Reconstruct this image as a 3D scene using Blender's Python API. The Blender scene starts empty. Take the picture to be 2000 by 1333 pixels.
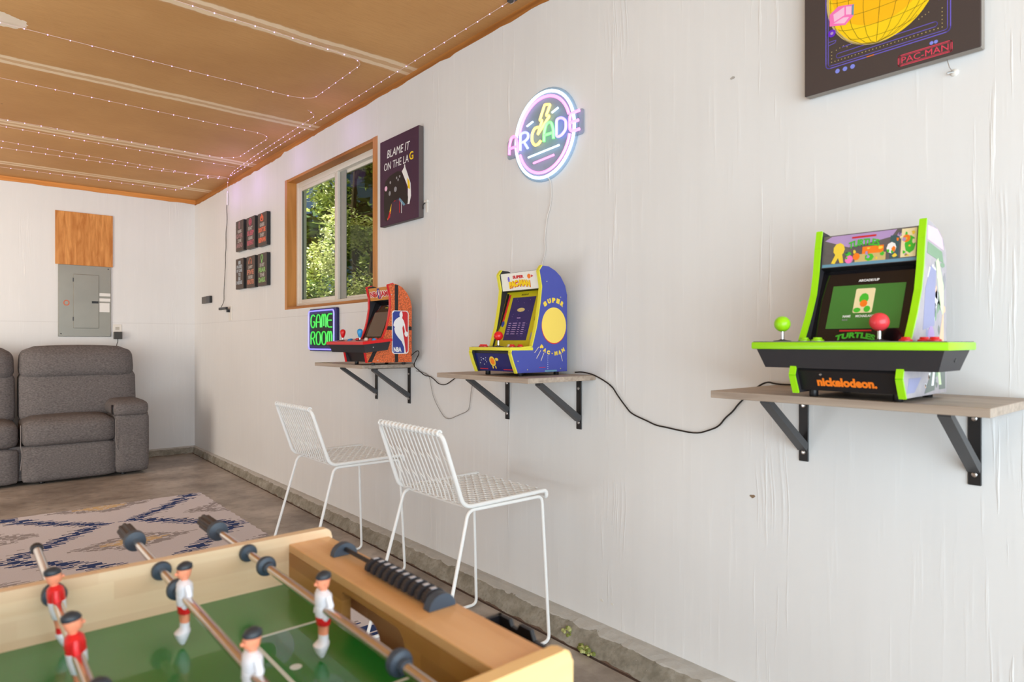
import bpy, bmesh, math, random
from mathutils import Vector, Matrix
random.seed(7)
S = bpy.context.scene
COL = S.collection

# ---------------------------------------------------------------- camera
CAM_POS = (-1.8, 0.0, 1.10)
YAW = math.atan2(1083, 1275)
cd = bpy.data.cameras.new('camera'); cam = bpy.data.objects.new('camera', cd); COL.objects.link(cam)
cam.location = CAM_POS; cam.rotation_euler = (math.pi/2, 0, -YAW)
cd.sensor_width = 36; cd.lens = 36*1275/2000; cd.shift_y = 1.5/2000
cd.clip_start = 0.05; cd.clip_end = 200
cd.dof.use_dof = True; cd.dof.focus_distance = 3.3; cd.dof.aperture_fstop = 5.0
S.camera = cam

# ---------------------------------------------------------------- world, sun, daylight, exposure
W = bpy.data.worlds.new('world'); S.world = W; W.use_nodes = True
wn = W.node_tree.nodes; wl = W.node_tree.links; wn.clear()
wo = wn.new('ShaderNodeOutputWorld'); wb = wn.new('ShaderNodeBackground'); sky = wn.new('ShaderNodeTexSky')
sky.sky_type = 'HOSEK_WILKIE'; sky.turbidity = 3.0; sky.ground_albedo = 0.4
sky.sun_direction = Vector((-0.5, 0.25, 0.8)).normalized()
wl.new(sky.outputs[0], wb.inputs[0]); wb.inputs[1].default_value = 1.0; wl.new(wb.outputs[0], wo.inputs[0])

sd = bpy.data.lights.new('sun', 'SUN'); so = bpy.data.objects.new('sun', sd); COL.objects.link(so)
sd.energy = 13.0; sd.angle = 0.01; sd.color = (1.0, 0.93, 0.78)
so.rotation_euler = Vector((0.62, -0.25, -0.8)).to_track_quat('-Z', 'Y').to_euler()

def area(name, loc, target, sx, sy, power, color):
    l = bpy.data.lights.new(name, 'AREA'); o = bpy.data.objects.new(name, l); COL.objects.link(o)
    l.shape = 'RECTANGLE'; l.size = sx; l.size_y = sy; l.energy = power; l.color = color
    o.location = loc; o.rotation_euler = (Vector(target)-Vector(loc)).to_track_quat('-Z', 'Y').to_euler()
    return o
# daylight through the open garage door behind the camera; the two lamps after it are added fill
area('garage_door_daylight', (-2.4, -1.45, 1.15), (-2.1, 3.0, 1.3), 4.4, 2.1, 118, (0.80, 0.92, 1.0))
b_ = area('back_wall_fill', (-4.3, 4.7, 1.25), (-1.6, 7.0, 1.35), 1.4, 2.0, 33, (1.0, 0.90, 0.79)); b_.data.spread = 2.2  # added fill lamp aimed at the back wall, no door stands here
area('ceiling_fill', (-3.3, 2.4, 0.55), (-2.4, 3.4, 2.5), 1.4, 1.4, 26, (0.92, 0.97, 1.0))  # added unseen lamp facing up, brightens the ceiling

vs = S.view_settings
vs.view_transform = 'Standard'; vs.look = 'None'; vs.gamma = 1.0; vs.exposure = 0.45; vs.use_curve_mapping = False

# ---------------------------------------------------------------- materials
def lin(c):
    return tuple((x/255/12.92 if x/255 <= 0.04045 else ((x/255+0.055)/1.055)**2.4) for x in c)+(1.0,)
_m = {}
def mat(name, rgb, rough=0.5, metal=0.0, emit=0.0, var=0.06, scale=30.0, bump=0.0, stretch=(1, 1, 1), rgb2=None, coat=0.0, spec=0.5, bscale=None, ecol=None):
    if name in _m: return _m[name]
    m = bpy.data.materials.new(name); m.use_nodes = True; _m[name] = m
    nt = m.node_tree; N = nt.nodes; L = nt.links; b = N['Principled BSDF']
    b.inputs['Roughness'].default_value = rough; b.inputs['Metallic'].default_value = metal
    b.inputs['Coat Weight'].default_value = coat; b.inputs['Specular IOR Level'].default_value = spec
    tc = N.new('ShaderNodeTexCoord'); mp = N.new('ShaderNodeMapping'); mp.inputs['Scale'].default_value = stretch
    no = N.new('ShaderNodeTexNoise'); no.inputs['Scale'].default_value = scale; no.inputs['Detail'].default_value = 4
    L.new(tc.outputs['Object'], mp.inputs[0]); L.new(mp.outputs[0], no.inputs[0])
    mx = N.new('ShaderNodeMix'); mx.data_type = 'RGBA'
    c = lin(rgb)
    if rgb2 is None:
        a = tuple(min(1, x*(1-var)) for x in c[:3])+(1,); d = tuple(min(1, x*(1+var)) for x in c[:3])+(1,)
    else: a, d = c, lin(rgb2)
    mx.inputs[6].default_value = a; mx.inputs[7].default_value = d
    L.new(no.outputs[0], mx.inputs[0]); L.new(mx.outputs[2], b.inputs['Base Color'])
    if emit > 0:
        b.inputs['Emission Color'].default_value = lin(ecol or rgb); b.inputs['Emission Strength'].default_value = emit
    if bump > 0:
        bp = N.new('ShaderNodeBump'); bp.inputs['Strength'].default_value = bump; bp.inputs['Distance'].default_value = 0.002
        if bscale:
            n2 = N.new('ShaderNodeTexNoise'); n2.inputs['Scale'].default_value = bscale; L.new(mp.outputs[0], n2.inputs[0]); L.new(n2.outputs[0], bp.inputs['Height'])
        else: L.new(no.outputs[0], bp.inputs['Height'])
        L.new(bp.outputs[0], b.inputs['Normal'])
    return m

def nodes(m):
    nt = m.node_tree; return nt.nodes, nt.links, nt.nodes['Principled BSDF']
def math_n(N, L, op, a, b=None, clamp=False):
    n = N.new('ShaderNodeMath'); n.operation = op; n.use_clamp = clamp
    for i, v in enumerate((a, b)):
        if v is None: continue
        if isinstance(v, (int, float)): n.inputs[i].default_value = v
        else: L.new(v, n.inputs[i])
    return n.outputs[0]
def ramp(N, L, fac, stops):
    r = N.new('ShaderNodeValToRGB'); L.new(fac, r.inputs[0]); e = r.color_ramp.elements
    while len(e) < len(stops): e.new(0.5)
    for i, (p, c) in enumerate(stops): e[i].position = p; e[i].color = lin(c)
    return r.outputs[0]
def mixc(N, L, f, a, b):
    n = N.new('ShaderNodeMix'); n.data_type = 'RGBA'
    if isinstance(f, float): n.inputs[0].default_value = f
    else: L.new(f, n.inputs[0])
    for i, v in ((6, a), (7, b)):
        if isinstance(v, tuple): n.inputs[i].default_value = v
        else: L.new(v, n.inputs[i])
    return n.outputs[2]

def wall_mat(name, axis, base):
    """painted drywall: vertical roller streaks, taped seams, scuffs"""
    m = bpy.data.materials.new(name); m.use_nodes = True; N, L, b = nodes(m)
    tc = N.new('ShaderNodeTexCoord'); sx = N.new('ShaderNodeSeparateXYZ'); L.new(tc.outputs['Object'], sx.inputs[0])
    along = sx.outputs[axis]
    mp = N.new('ShaderNodeMapping'); mp.inputs['Scale'].default_value = (22, 22, 0.9); L.new(tc.outputs['Object'], mp.inputs[0])
    n1 = N.new('ShaderNodeTexNoise'); n1.inputs['Scale'].default_value = 1; n1.inputs['Detail'].default_value = 5; n1.inputs['Distortion'].default_value = 0.3; L.new(mp.outputs[0], n1.inputs[0])
    mp2 = N.new('ShaderNodeMapping'); mp2.inputs['Scale'].default_value = (60, 60, 3.0); L.new(tc.outputs['Object'], mp2.inputs[0])
    n2 = N.new('ShaderNodeTexNoise'); n2.inputs['Scale'].default_value = 1.0; n2.inputs['Detail'].default_value = 3; L.new(mp2.outputs[0], n2.inputs[0])
    n3 = N.new('ShaderNodeTexNoise'); n3.inputs['Scale'].default_value = 1.3; L.new(tc.outputs['Object'], n3.inputs[0])
    wob = math_n(N, L, 'MULTIPLY', math_n(N, L, 'SUBTRACT', n3.outputs[0], 0.5), 0.10)
    s = math_n(N, L, 'ADD', along, wob)
    fr = math_n(N, L, 'FRACT', math_n(N, L, 'DIVIDE', math_n(N, L, 'ADD', s, 10*0.58-0.10), 0.58))
    d = math_n(N, L, 'ABSOLUTE', math_n(N, L, 'SUBTRACT', fr, 0.5))
    seam = math_n(N, L, 'SUBTRACT', 1.0, math_n(N, L, 'MULTIPLY', d, 9.0), True)      # band around each taped seam
    streak = math_n(N, L, 'SUBTRACT', math_n(N, L, 'MULTIPLY', n2.outputs[0], 3.6), 2.1, True)
    dm = math_n(N, L, 'MULTIPLY', d, 0.58)
    mp4 = N.new('ShaderNodeMapping'); mp4.inputs['Scale'].default_value = (1.5, 1.5, 1.5); L.new(tc.outputs['Object'], mp4.inputs[0])
    n6 = N.new('ShaderNodeTexNoise'); n6.inputs['Scale'].default_value = 1.7; n6.inputs['Detail'].default_value = 5; L.new(mp4.outputs[0], n6.inputs[0])
    gate = math_n(N, L, 'MULTIPLY', math_n(N, L, 'SUBTRACT', n6.outputs[0], 0.50, True), 7.0, True)
    rid = None
    for off, wd in ((0.030, 0.006), (0.046, 0.003), (0.004, 0.004)):
        r_ = math_n(N, L, 'SUBTRACT', 1.0, math_n(N, L, 'DIVIDE', math_n(N, L, 'ABSOLUTE', math_n(N, L, 'SUBTRACT', dm, off)), wd), True)
        rid = r_ if rid is None else math_n(N, L, 'MAXIMUM', rid, r_)
    rid = math_n(N, L, 'MULTIPLY', rid, gate)
    h = math_n(N, L, 'ADD', math_n(N, L, 'MULTIPLY', n1.outputs[0], 0.45), math_n(N, L, 'MULTIPLY', math_n(N, L, 'ADD', seam, 0.16), math_n(N, L, 'MULTIPLY', streak, 1.8)))
    h = math_n(N, L, 'ADD', h, math_n(N, L, 'MULTIPLY', rid, 0.45))
    bp = N.new('ShaderNodeBump'); bp.inputs['Strength'].default_value = 0.5; bp.inputs['Distance'].default_value = 0.0032
    L.new(h, bp.inputs['Height']); L.new(bp.outputs[0], b.inputs['Normal'])
    c = ramp(N, L, n3.outputs[0], [(0.3, tuple(int(x*0.975) for x in base)), (0.7, base)])
    c = mixc(N, L, math_n(N, L, 'MULTIPLY', math_n(N, L, 'SUBTRACT', n1.outputs[0], 0.45, True), 0.5, True), c, lin(tuple(int(x*0.93) for x in base)))
    c = mixc(N, L, math_n(N, L, 'MULTIPLY', math_n(N, L, 'MULTIPLY', math_n(N, L, 'ADD', seam, 0.3), streak), 1.1, True), c, lin((246, 246, 244)))
    # thin horizontal board joint at 1.275 m
    hz = math_n(N, L, 'ABSOLUTE', math_n(N, L, 'SUBTRACT', math_n(N, L, 'ADD', sx.outputs[2], math_n(N, L, 'MULTIPLY', wob, 0.05)), 1.276))
    ln = math_n(N, L, 'MULTIPLY', math_n(N, L, 'LESS_THAN', hz, 0.0016), 0.22)
    if axis == 1: ln = math_n(N, L, 'MULTIPLY', ln, math_n(N, L, 'GREATER_THAN', along, 3.2))
    c = mixc(N, L, ln, c, lin((120, 112, 105)))
    L.new(c, b.inputs['Base Color']); b.inputs['Roughness'].default_value = 0.5
    return m
M_wallR = wall_mat('painted_drywall_side', 1, (231, 231, 230))
M_wallB = wall_mat('painted_drywall_back', 0, (231, 231, 230))

def ceiling_mat():
    m = bpy.data.materials.new('ceiling_paper'); m.use_nodes = True; N, L, b = nodes(m)
    tc = N.new('ShaderNodeTexCoord'); sx = N.new('ShaderNodeSeparateXYZ'); L.new(tc.outputs['Object'], sx.inputs[0])
    n1 = N.new('ShaderNodeTexNoise'); n1.inputs['Scale'].default_value = 1.6; n1.inputs['Detail'].default_value = 6; L.new(tc.outputs['Object'], n1.inputs[0])
    mp = N.new('ShaderNodeMapping'); mp.inputs['Scale'].default_value = (6, 60, 1); L.new(tc.outputs['Object'], mp.inputs[0])
    n2 = N.new('ShaderNodeTexNoise'); n2.inputs['Scale'].default_value = 2; n2.inputs['Detail'].default_value = 4; L.new(mp.outputs[0], n2.inputs[0])
    base = ramp(N, L, n1.outputs[0], [(0.3, (190, 138, 80)), (0.7, (208, 156, 96))])
    base = mixc(N, L, math_n(N, L, 'MULTIPLY', math_n(N, L, 'SUBTRACT', n2.outputs[0], 0.45, True), 0.9), base, lin((170, 118, 62)))
    n4 = N.new('ShaderNodeTexNoise'); n4.inputs['Scale'].default_value = 26; n4.inputs['Detail'].default_value = 3; L.new(tc.outputs['Object'], n4.inputs[0])
    e = math_n(N, L, 'MULTIPLY', math_n(N, L, 'SUBTRACT', n4.outputs[0], 0.5), 0.022)
    mp3 = N.new('ShaderNodeMapping'); mp3.inputs['Scale'].default_value = (2.5, 0.3, 1); L.new(tc.outputs['Object'], mp3.inputs[0])
    n5 = N.new('ShaderNodeTexNoise'); n5.inputs['Scale'].default_value = 1; L.new(mp3.outputs[0], n5.inputs[0])
    y = math_n(N, L, 'ADD', math_n(N, L, 'ADD', sx.outputs[1], e), math_n(N, L, 'MULTIPLY', math_n(N, L, 'SUBTRACT', n5.outputs[0], 0.5), 0.05))
    fr = math_n(N, L, 'MULTIPLY', math_n(N, L, 'SUBTRACT', math_n(N, L, 'FRACT', math_n(N, L, 'ADD', math_n(N, L, 'DIVIDE', math_n(N, L, 'SUBTRACT', y, 2.935), 1.19), 5.5)), 0.5), 1.19)
    d1 = math_n(N, L, 'ABSOLUTE', math_n(N, L, 'SUBTRACT', fr, 0.036)); d2 = math_n(N, L, 'ABSOLUTE', math_n(N, L, 'ADD', fr, 0.036))
    dd = math_n(N, L, 'MINIMUM', d1, d2)
    band = math_n(N, L, 'MULTIPLY', math_n(N, L, 'SUBTRACT', 1.0, math_n(N, L, 'DIVIDE', dd, 0.024), True), 2.5, True)
    soft = math_n(N, L, 'MULTIPLY', math_n(N, L, 'SUBTRACT', 1.0, math_n(N, L, 'DIVIDE', math_n(N, L, 'ABSOLUTE', fr), 0.075), True), 0.35)
    f = math_n(N, L, 'MAXIMUM', math_n(N, L, 'MULTIPLY', band, 0.88), soft)
    c = mixc(N, L, f, base, lin((244, 218, 182)))
    # pale joint compound patch
    px = math_n(N, L, 'DIVIDE', math_n(N, L, 'ADD', sx.outputs[0], 1.95), 0.40); py = math_n(N, L, 'DIVIDE', math_n(N, L, 'SUBTRACT', sx.outputs[1], 3.62), 0.12)
    r2 = math_n(N, L, 'ADD', math_n(N, L, 'MULTIPLY', px, px), math_n(N, L, 'MULTIPLY', py, py))
    patch = math_n(N, L, 'LESS_THAN', math_n(N, L, 'ADD', r2, math_n(N, L, 'MULTIPLY', e, 30)), 1.0)
    c = mixc(N, L, math_n(N, L, 'MULTIPLY', patch, 0.95), c, lin((240, 222, 198)))
    vo = N.new('ShaderNodeTexVoronoi'); vo.inputs['Scale'].default_value = 2.6; L.new(tc.outputs['Object'], vo.inputs[0])
    c = mixc(N, L, math_n(N, L, 'MULTIPLY', math_n(N, L, 'LESS_THAN', vo.outputs['Distance'], 0.018), 0.6), c, lin((120, 84, 50)))
    L.new(c, b.inputs['Base Color']); b.inputs['Roughness'].default_value = 0.7
    return m
def floor_mat(name, c1, c2, c3, rough=0.45, sc=1.0):
    m = bpy.data.materials.new(name); m.use_nodes = True; N, L, b = nodes(m)
    tc = N.new('ShaderNodeTexCoord')
    n1 = N.new('ShaderNodeTexNoise'); n1.inputs['Scale'].default_value = 2.2*sc; n1.inputs['Detail'].default_value = 8; n1.inputs['Roughness'].default_value = 0.65; L.new(tc.outputs['Object'], n1.inputs[0])
    n2 = N.new('ShaderNodeTexNoise'); n2.inputs['Scale'].default_value = 14*sc; n2.inputs['Detail'].default_value = 8; L.new(tc.outputs['Object'], n2.inputs[0])
    c = ramp(N, L, n1.outputs[0], [(0.32, c1), (0.5, c2), (0.68, c3)])
    c = mixc(N, L, math_n(N, L, 'MULTIPLY', math_n(N, L, 'SUBTRACT', n2.outputs[0], 0.52, True), 2.6, True), c, lin(c1))
    vo = N.new('ShaderNodeTexVoronoi'); vo.inputs['Scale'].default_value = 9*sc; L.new(tc.outputs['Object'], vo.inputs[0])
    c = mixc(N, L, math_n(N, L, 'MULTIPLY', math_n(N, L, 'LESS_THAN', vo.outputs['Distance'], 0.05), 0.5), c, lin((205, 200, 192)))
    L.new(c, b.inputs['Base Color']); b.inputs['Roughness'].default_value = rough
    bp = N.new('ShaderNodeBump'); bp.inputs['Strength'].default_value = 0.3; bp.inputs['Distance'].default_value = 0.004; L.new(n2.outputs[0], bp.inputs['Height']); L.new(bp.outputs[0], b.inputs['Normal'])
    return m
M_ceil = ceiling_mat()
M_floor = floor_mat('concrete_floor', (112, 101, 91), (158, 147, 136), (188, 178, 168), 0.38)
def curb_mat():
    m = floor_mat('concrete_kerb', (112, 107, 94), (144, 139, 126), (168, 163, 152), 0.8, 5.0)
    N, L, b = nodes(m); tc = N.new('ShaderNodeTexCoord'); sx = N.new('ShaderNodeSeparateXYZ'); L.new(tc.outputs['Object'], sx.inputs[0])
    src = b.inputs['Base Color'].links[0].from_socket
    n = N.new('ShaderNodeTexNoise'); n.inputs['Scale'].default_value = 16; n.inputs['Detail'].default_value = 8; L.new(tc.outputs['Object'], n.inputs[0])
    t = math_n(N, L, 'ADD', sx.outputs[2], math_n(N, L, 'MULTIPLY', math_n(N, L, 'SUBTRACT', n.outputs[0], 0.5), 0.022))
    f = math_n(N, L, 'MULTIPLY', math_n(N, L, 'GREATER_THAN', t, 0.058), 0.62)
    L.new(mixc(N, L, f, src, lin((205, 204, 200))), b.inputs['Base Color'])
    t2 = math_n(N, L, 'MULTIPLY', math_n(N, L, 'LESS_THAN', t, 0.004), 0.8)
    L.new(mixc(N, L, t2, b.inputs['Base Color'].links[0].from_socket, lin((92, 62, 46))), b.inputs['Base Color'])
    return m
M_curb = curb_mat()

def wood_mat(name, c1, c2, grain=(2, 26, 26), rough=0.45, planks=None, c3=None, coat=0.0):
    m = bpy.data.materials.new(name); m.use_nodes = True; N, L, b = nodes(m)
    tc = N.new('ShaderNodeTexCoord'); mp = N.new('ShaderNodeMapping'); mp.inputs['Scale'].default_value = grain; L.new(tc.outputs['Object'], mp.inputs[0])
    n1 = N.new('ShaderNodeTexNoise'); n1.inputs['Scale'].default_value = 1; n1.inputs['Detail'].default_value = 6; n1.inputs['Distortion'].default_value = 0.6; L.new(mp.outputs[0], n1.inputs[0])
    c = ramp(N, L, n1.outputs[0], [(0.32, c1), (0.68, c2)])
    if planks:
        # laminated staves: each stave gets its own tone (planks = (long axis, long size, across axis, across size))
        la, ls, ca, cs = planks
        sx = N.new('ShaderNodeSeparateXYZ'); L.new(tc.outputs['Object'], sx.inputs[0])
        row = math_n(N, L, 'FLOOR', math_n(N, L, 'DIVIDE', sx.outputs[ca], cs))
        wn_ = N.new('ShaderNodeTexWhiteNoise'); wn_.noise_dimensions = '1D'; L.new(row, wn_.inputs['W'])
        col = math_n(N, L, 'FLOOR', math_n(N, L, 'ADD', math_n(N, L, 'DIVIDE', sx.outputs[la], ls), math_n(N, L, 'MULTIPLY', wn_.outputs[0], 7.3)))
        w2 = N.new('ShaderNodeTexWhiteNoise'); w2.noise_dimensions = '2D'; cb = N.new('ShaderNodeCombineXYZ'); L.new(row, cb.inputs[0]); L.new(col, cb.inputs[1]); L.new(cb.outputs[0], w2.inputs['Vector'])
        c = mixc(N, L, math_n(N, L, 'MULTIPLY', w2.outputs[0], 0.75), c, lin(c3))
    L.new(c, b.inputs['Base Color']); b.inputs['Roughness'].default_value = rough; b.inputs['Coat Weight'].default_value = coat
    return m
M_trimwood = wood_mat('bare_fir', (176, 98, 38), (214, 140, 66), (3, 3, 30), 0.5)
M_trimlong = wood_mat('bare_fir_long', (150, 92, 38), (192, 128, 60), (10, 1.2, 40), 0.55)
M_sill = wood_mat('window_fir', (178, 116, 48), (206, 142, 72), (20, 20, 2), 0.4)
M_ply = wood_mat('plywood', (184, 112, 40), (226, 158, 84), (34, 34, 5), 0.5)
M_rail = wood_mat('pale_laminated_wood', (232, 202, 162), (242, 218, 184), (3, 20, 40), 0.4, (0, 0.30, 2, 0.026), (218, 182, 144))
M_block = wood_mat('honey_laminated_wood', (206, 152, 96), (220, 170, 116), (30, 3, 30), 0.30, (1, 0.17, 0, 0.028), (234, 192, 140))
M_blockf = wood_mat('honey_laminated_wood_face', (184, 130, 66), (202, 150, 86), (30, 3, 30), 0.42, (1, 0.15, 2, 0.024), (150, 100, 50))
M_side = wood_mat('yellow_wood_face', (232, 190, 126), (240, 204, 144), (3, 20, 20), 0.4)
M_shelf = wood_mat('grey_oak_board', (152, 136, 122), (186, 170, 154), (60, 3, 60), 0.5)

M = dict(
 white_metal=mat('white_powder_coat', (238, 238, 236), 0.35, var=0.02),
 white_plastic=mat('white_plastic', (228, 224, 216), 0.4, var=0.03),
 vinyl=mat('window_vinyl', (226, 220, 208), 0.4, var=0.03),
 seal=mat('window_seal', (92, 96, 92), 0.5),
 black_metal=mat('black_bracket_metal', (38, 36, 36), 0.42, 0.3, bump=0.1),
 grey_metal=mat('bracket_arm_metal', (74, 74, 76), 0.42, 0.35),
 steel=mat('steel', (205, 205, 205), 0.25, 1.0),
 chrome=mat('chrome_rod', (214, 206, 200), 0.16, 1.0, var=0.02),
 black=mat('black_plastic', (24, 23, 26), 0.38),
 soft_black=mat('soft_black_plastic', (44, 42, 46), 0.5),
 rubber=mat('grey_blue_rubber', (58, 70, 84), 0.45),
 grip=mat('dark_brown_grip', (52, 42, 40), 0.5),
 black_wire=mat('black_cable', (26, 22, 22), 0.5),
 grey_wire=mat('grey_cable', (150, 146, 142), 0.5),
 white_wire=mat('white_cable', (214, 208, 202), 0.5),
 green=mat('lime_plastic', (158, 226, 20), 0.3, var=0.04),
 red=mat('red_plastic', (222, 30, 34), 0.28, var=0.04),
 pinkred=mat('red_ball_plastic', (232, 66, 74), 0.25, var=0.03),
 blue=mat('blue_plastic', (46, 150, 214), 0.3, var=0.04),
 yellow=mat('yellow_plastic', (226, 218, 62), 0.4, var=0.04),
 skin=mat('figure_skin', (250, 160, 124), 0.4, var=0.03),
 fig_white=mat('figure_white', (236, 236, 244), 0.35, var=0.02),
 fig_red=mat('figure_red', (226, 34, 38), 0.35, var=0.03),
 fig_black=mat('figure_hair', (44, 50, 58), 0.4),
 field=mat('green_playfield', (24, 122, 48), 0.30, var=0.10, scale=6, coat=0.5),
 line=mat('white_field_line', (214, 226, 226), 0.4, var=0.02),
 fabric=mat('charcoal_sofa_fabric', (58, 55, 56), 0.95, scale=75, bump=0.8, rgb2=(140, 134, 133), stretch=(1, 1, 2.0), spec=0.15),
 piping=mat('sofa_piping', (134, 128, 126), 0.9),
 panel_metal=mat('grey_panel_steel', (134, 132, 124), 0.38, 0.55, scale=4, rgb2=(160, 156, 144)),
 paper=mat('paper_label', (232, 230, 226), 0.8, var=0.02),
 red_stamp=mat('red_stamp', (206, 108, 78), 0.8),
 navyblue=mat('cabinet_blue', (66, 76, 162), 0.42, var=0.05),
 navyscreen=mat('dark_blue_panel', (28, 34, 104), 0.25, var=0.1),
 orange=mat('orange_ink', (246, 128, 28), 0.5, var=0.03),
 yel_ink=mat('yellow_ink', (240, 208, 66), 0.5, var=0.03),
 pale_yel=mat('pale_yellow_ink', (244, 214, 96), 0.5, var=0.02),
 pure_yel=mat('bright_yellow_ink', (252, 222, 20), 0.5, var=0.04, rgb2=(252, 200, 10), scale=4),
 white_ink=mat('white_ink', (240, 240, 240), 0.5, var=0.02),
 red_ink=mat('red_ink', (206, 36, 44), 0.5, var=0.03),
 blue_ink=mat('blue_ink', (48, 66, 150), 0.5, var=0.03),
 black_ink=mat('black_ink', (20, 18, 18), 0.5),
 green_ink=mat('green_ink', (70, 190, 50), 0.5, var=0.05),
 lilac_ink=mat('lilac_ink', (178, 150, 200), 0.5, var=0.05),
 pink_ink=mat('pink_ink', (246, 120, 190), 0.5, var=0.05),
 pinklt_ink=mat('pale_pink_ink', (248, 196, 226), 0.5, var=0.05),
 teal_ink=mat('teal_ink', (104, 150, 176), 0.5, var=0.05),
 tan_ink=mat('tan_ink', (206, 184, 120), 0.5, var=0.05),
 cream_ink=mat('cream_ink', (238, 224, 178), 0.5, var=0.03),
 grey_ink=mat('grey_ink', (150, 150, 154), 0.5, var=0.05),
 violet_ink=mat('violet_ink', (110, 96, 206), 0.5, var=0.05),
 canvas=mat('dark_canvas', (70, 58, 54), 0.75, var=0.08, scale=300, bump=0.1),
 canvas_edge=mat('canvas_edge', (150, 142, 134), 0.7),
 canvas_purple=mat('purple_canvas', (54, 28, 58), 0.6, scale=5, rgb2=(78, 44, 66)),
 canvas_side=mat('canvas_side', (96, 86, 84), 0.7),
 sign_grey=mat('sign_board_grey', (94, 82, 76), 0.8),
 screen_green=mat('green_screen', (62, 116, 52), 0.15, var=0.15, scale=8, emit=0.10),
 screen_grey=mat('grey_screen', (96, 86, 80), 0.08, var=0.05, emit=0.06),
 screen_navy=mat('navy_screen', (34, 34, 92), 0.12, var=0.1, emit=0.12),
 basket=None,
)
def glow(name, rgb, s, core=0.45):
    m = bpy.data.materials.new(name); m.use_nodes = True; N, L, b = nodes(m)
    b.inputs['Base Color'].default_value = lin(rgb); b.inputs['Roughness'].default_value = 0.3
    lw = N.new('ShaderNodeLayerWeight'); lw.inputs[0].default_value = 0.35
    inv = math_n(N, L, 'SUBTRACT', 1.0, lw.outputs['Facing'])
    c = mixc(N, L, math_n(N, L, 'MULTIPLY', inv, core), lin(rgb), (1, 1, 1, 1))
    L.new(c, b.inputs['Emission Color']); b.inputs['Emission Strength'].default_value = s
    return m
G = dict(white=glow('neon_white', (190, 228, 255), 1.25), pink=glow('neon_pink', (255, 90, 200), 1.1), hot=glow('neon_magenta', (255, 50, 190), 1.2),
 yellow=glow('neon_yellow', (255, 214, 30), 1.0), green=glow('neon_green', (20, 235, 50), 1.1), blue=glow('neon_blue', (110, 120, 255), 1.3),
 purple=glow('neon_violet', (100, 70, 255), 1.5), led=glow('led_violet_white', (190, 120, 255), 3.0), game=glow('neon_leaf_green', (0, 205, 40), 0.55, 0.15))

def acrylic(name, tint, rough=0.05, frost=0.0, gl=0.12):
    m = bpy.data.materials.new(name); m.use_nodes = True; N = m.node_tree.nodes; L = m.node_tree.links
    for n in list(N): N.remove(n)
    o = N.new('ShaderNodeOutputMaterial'); t = N.new('ShaderNodeBsdfTransparent'); t.inputs[0].default_value = lin(tint)
    g = N.new('ShaderNodeBsdfGlossy'); g.inputs['Roughness'].default_value = rough
    mx = N.new('ShaderNodeMixShader'); lw = N.new('ShaderNodeLayerWeight'); lw.inputs[0].default_value = 0.25
    L.new(math_n(N, L, 'MULTIPLY', lw.outputs['Facing'], gl, True), mx.inputs[0]); L.new(t.outputs[0], mx.inputs[1]); L.new(g.outputs[0], mx.inputs[2])
    out = mx.outputs[0]
    if frost > 0:
        d = N.new('ShaderNodeBsdfDiffuse'); d.inputs[0].default_value = lin((225, 232, 236)); m2_ = N.new('ShaderNodeMixShader'); m2_.inputs[0].default_value = frost
        L.new(out, m2_.inputs[1]); L.new(d.outputs[0], m2_.inputs[2]); out = m2_.outputs[0]
    L.new(out, o.inputs[0]); return m
M_glass = acrylic('window_glass', (236, 242, 238)); M_glass2 = acrylic('window_glass_with_screen', (176, 182, 168)); M_acr = acrylic('clear_acrylic', (222, 232, 238), 0.1, 0.12)

def basket_mat():
    m = mat('basketball_print', (228, 98, 46), 0.6, var=0.05); N, L, b = nodes(m)
    tc = N.new('ShaderNodeTexCoord'); v = N.new('ShaderNodeTexVoronoi'); v.feature = 'DISTANCE_TO_EDGE'; v.inputs['Scale'].default_value = 105; L.new(tc.outputs['Object'], v.inputs[0])
    f = math_n(N, L, 'LESS_THAN', v.outputs['Distance'], 0.07)
    L.new(mixc(N, L, math_n(N, L, 'MULTIPLY', f, 0.6), lin((232, 112, 58)), lin((96, 40, 22))), b.inputs['Base Color']); return m
M['basket'] = basket_mat()

# ---------------------------------------------------------------- mesh helpers
def newobj(name, bm, mats, parent=None, smooth=False, angle=0.6):
    me = bpy.data.meshes.new(name); 
    bmesh.ops.recalc_face_normals(bm, faces=bm.faces)
    bm.to_mesh(me); bm.free()
    if not isinstance(mats, (list, tuple)): mats = [mats]
    for m in mats: me.materials.append(m)
    o = bpy.data.objects.new(name, me); COL.objects.link(o)
    if parent: o.parent = parent
    if smooth:
        for p in me.polygons: p.use_smooth = True
        try: me.set_sharp_from_angle(angle=angle)
        except Exception: pass
    return o
def tag(o, label=None, cat=None, group=None, kind=None):
    if label: o['label'] = label
    if cat: o['category'] = cat
    if group: o['group'] = group
    if kind: o['kind'] = kind
    return o
def thing(name, label, cat, loc=(0, 0, 0), rz=0, group=None):
    o = bpy.data.objects.new(name, None); COL.objects.link(o); o.location = loc; o.rotation_euler = (0, 0, rz); o.empty_display_size = 0.05
    return tag(o, label, cat, group)
def struct(name, bm, m, parent=None, label=None):
    o = newobj(name, bm, m, parent)
    if not parent: o['kind'] = 'structure'
    if label: o['label'] = label
    return o
def BM(): return bmesh.new()
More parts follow.
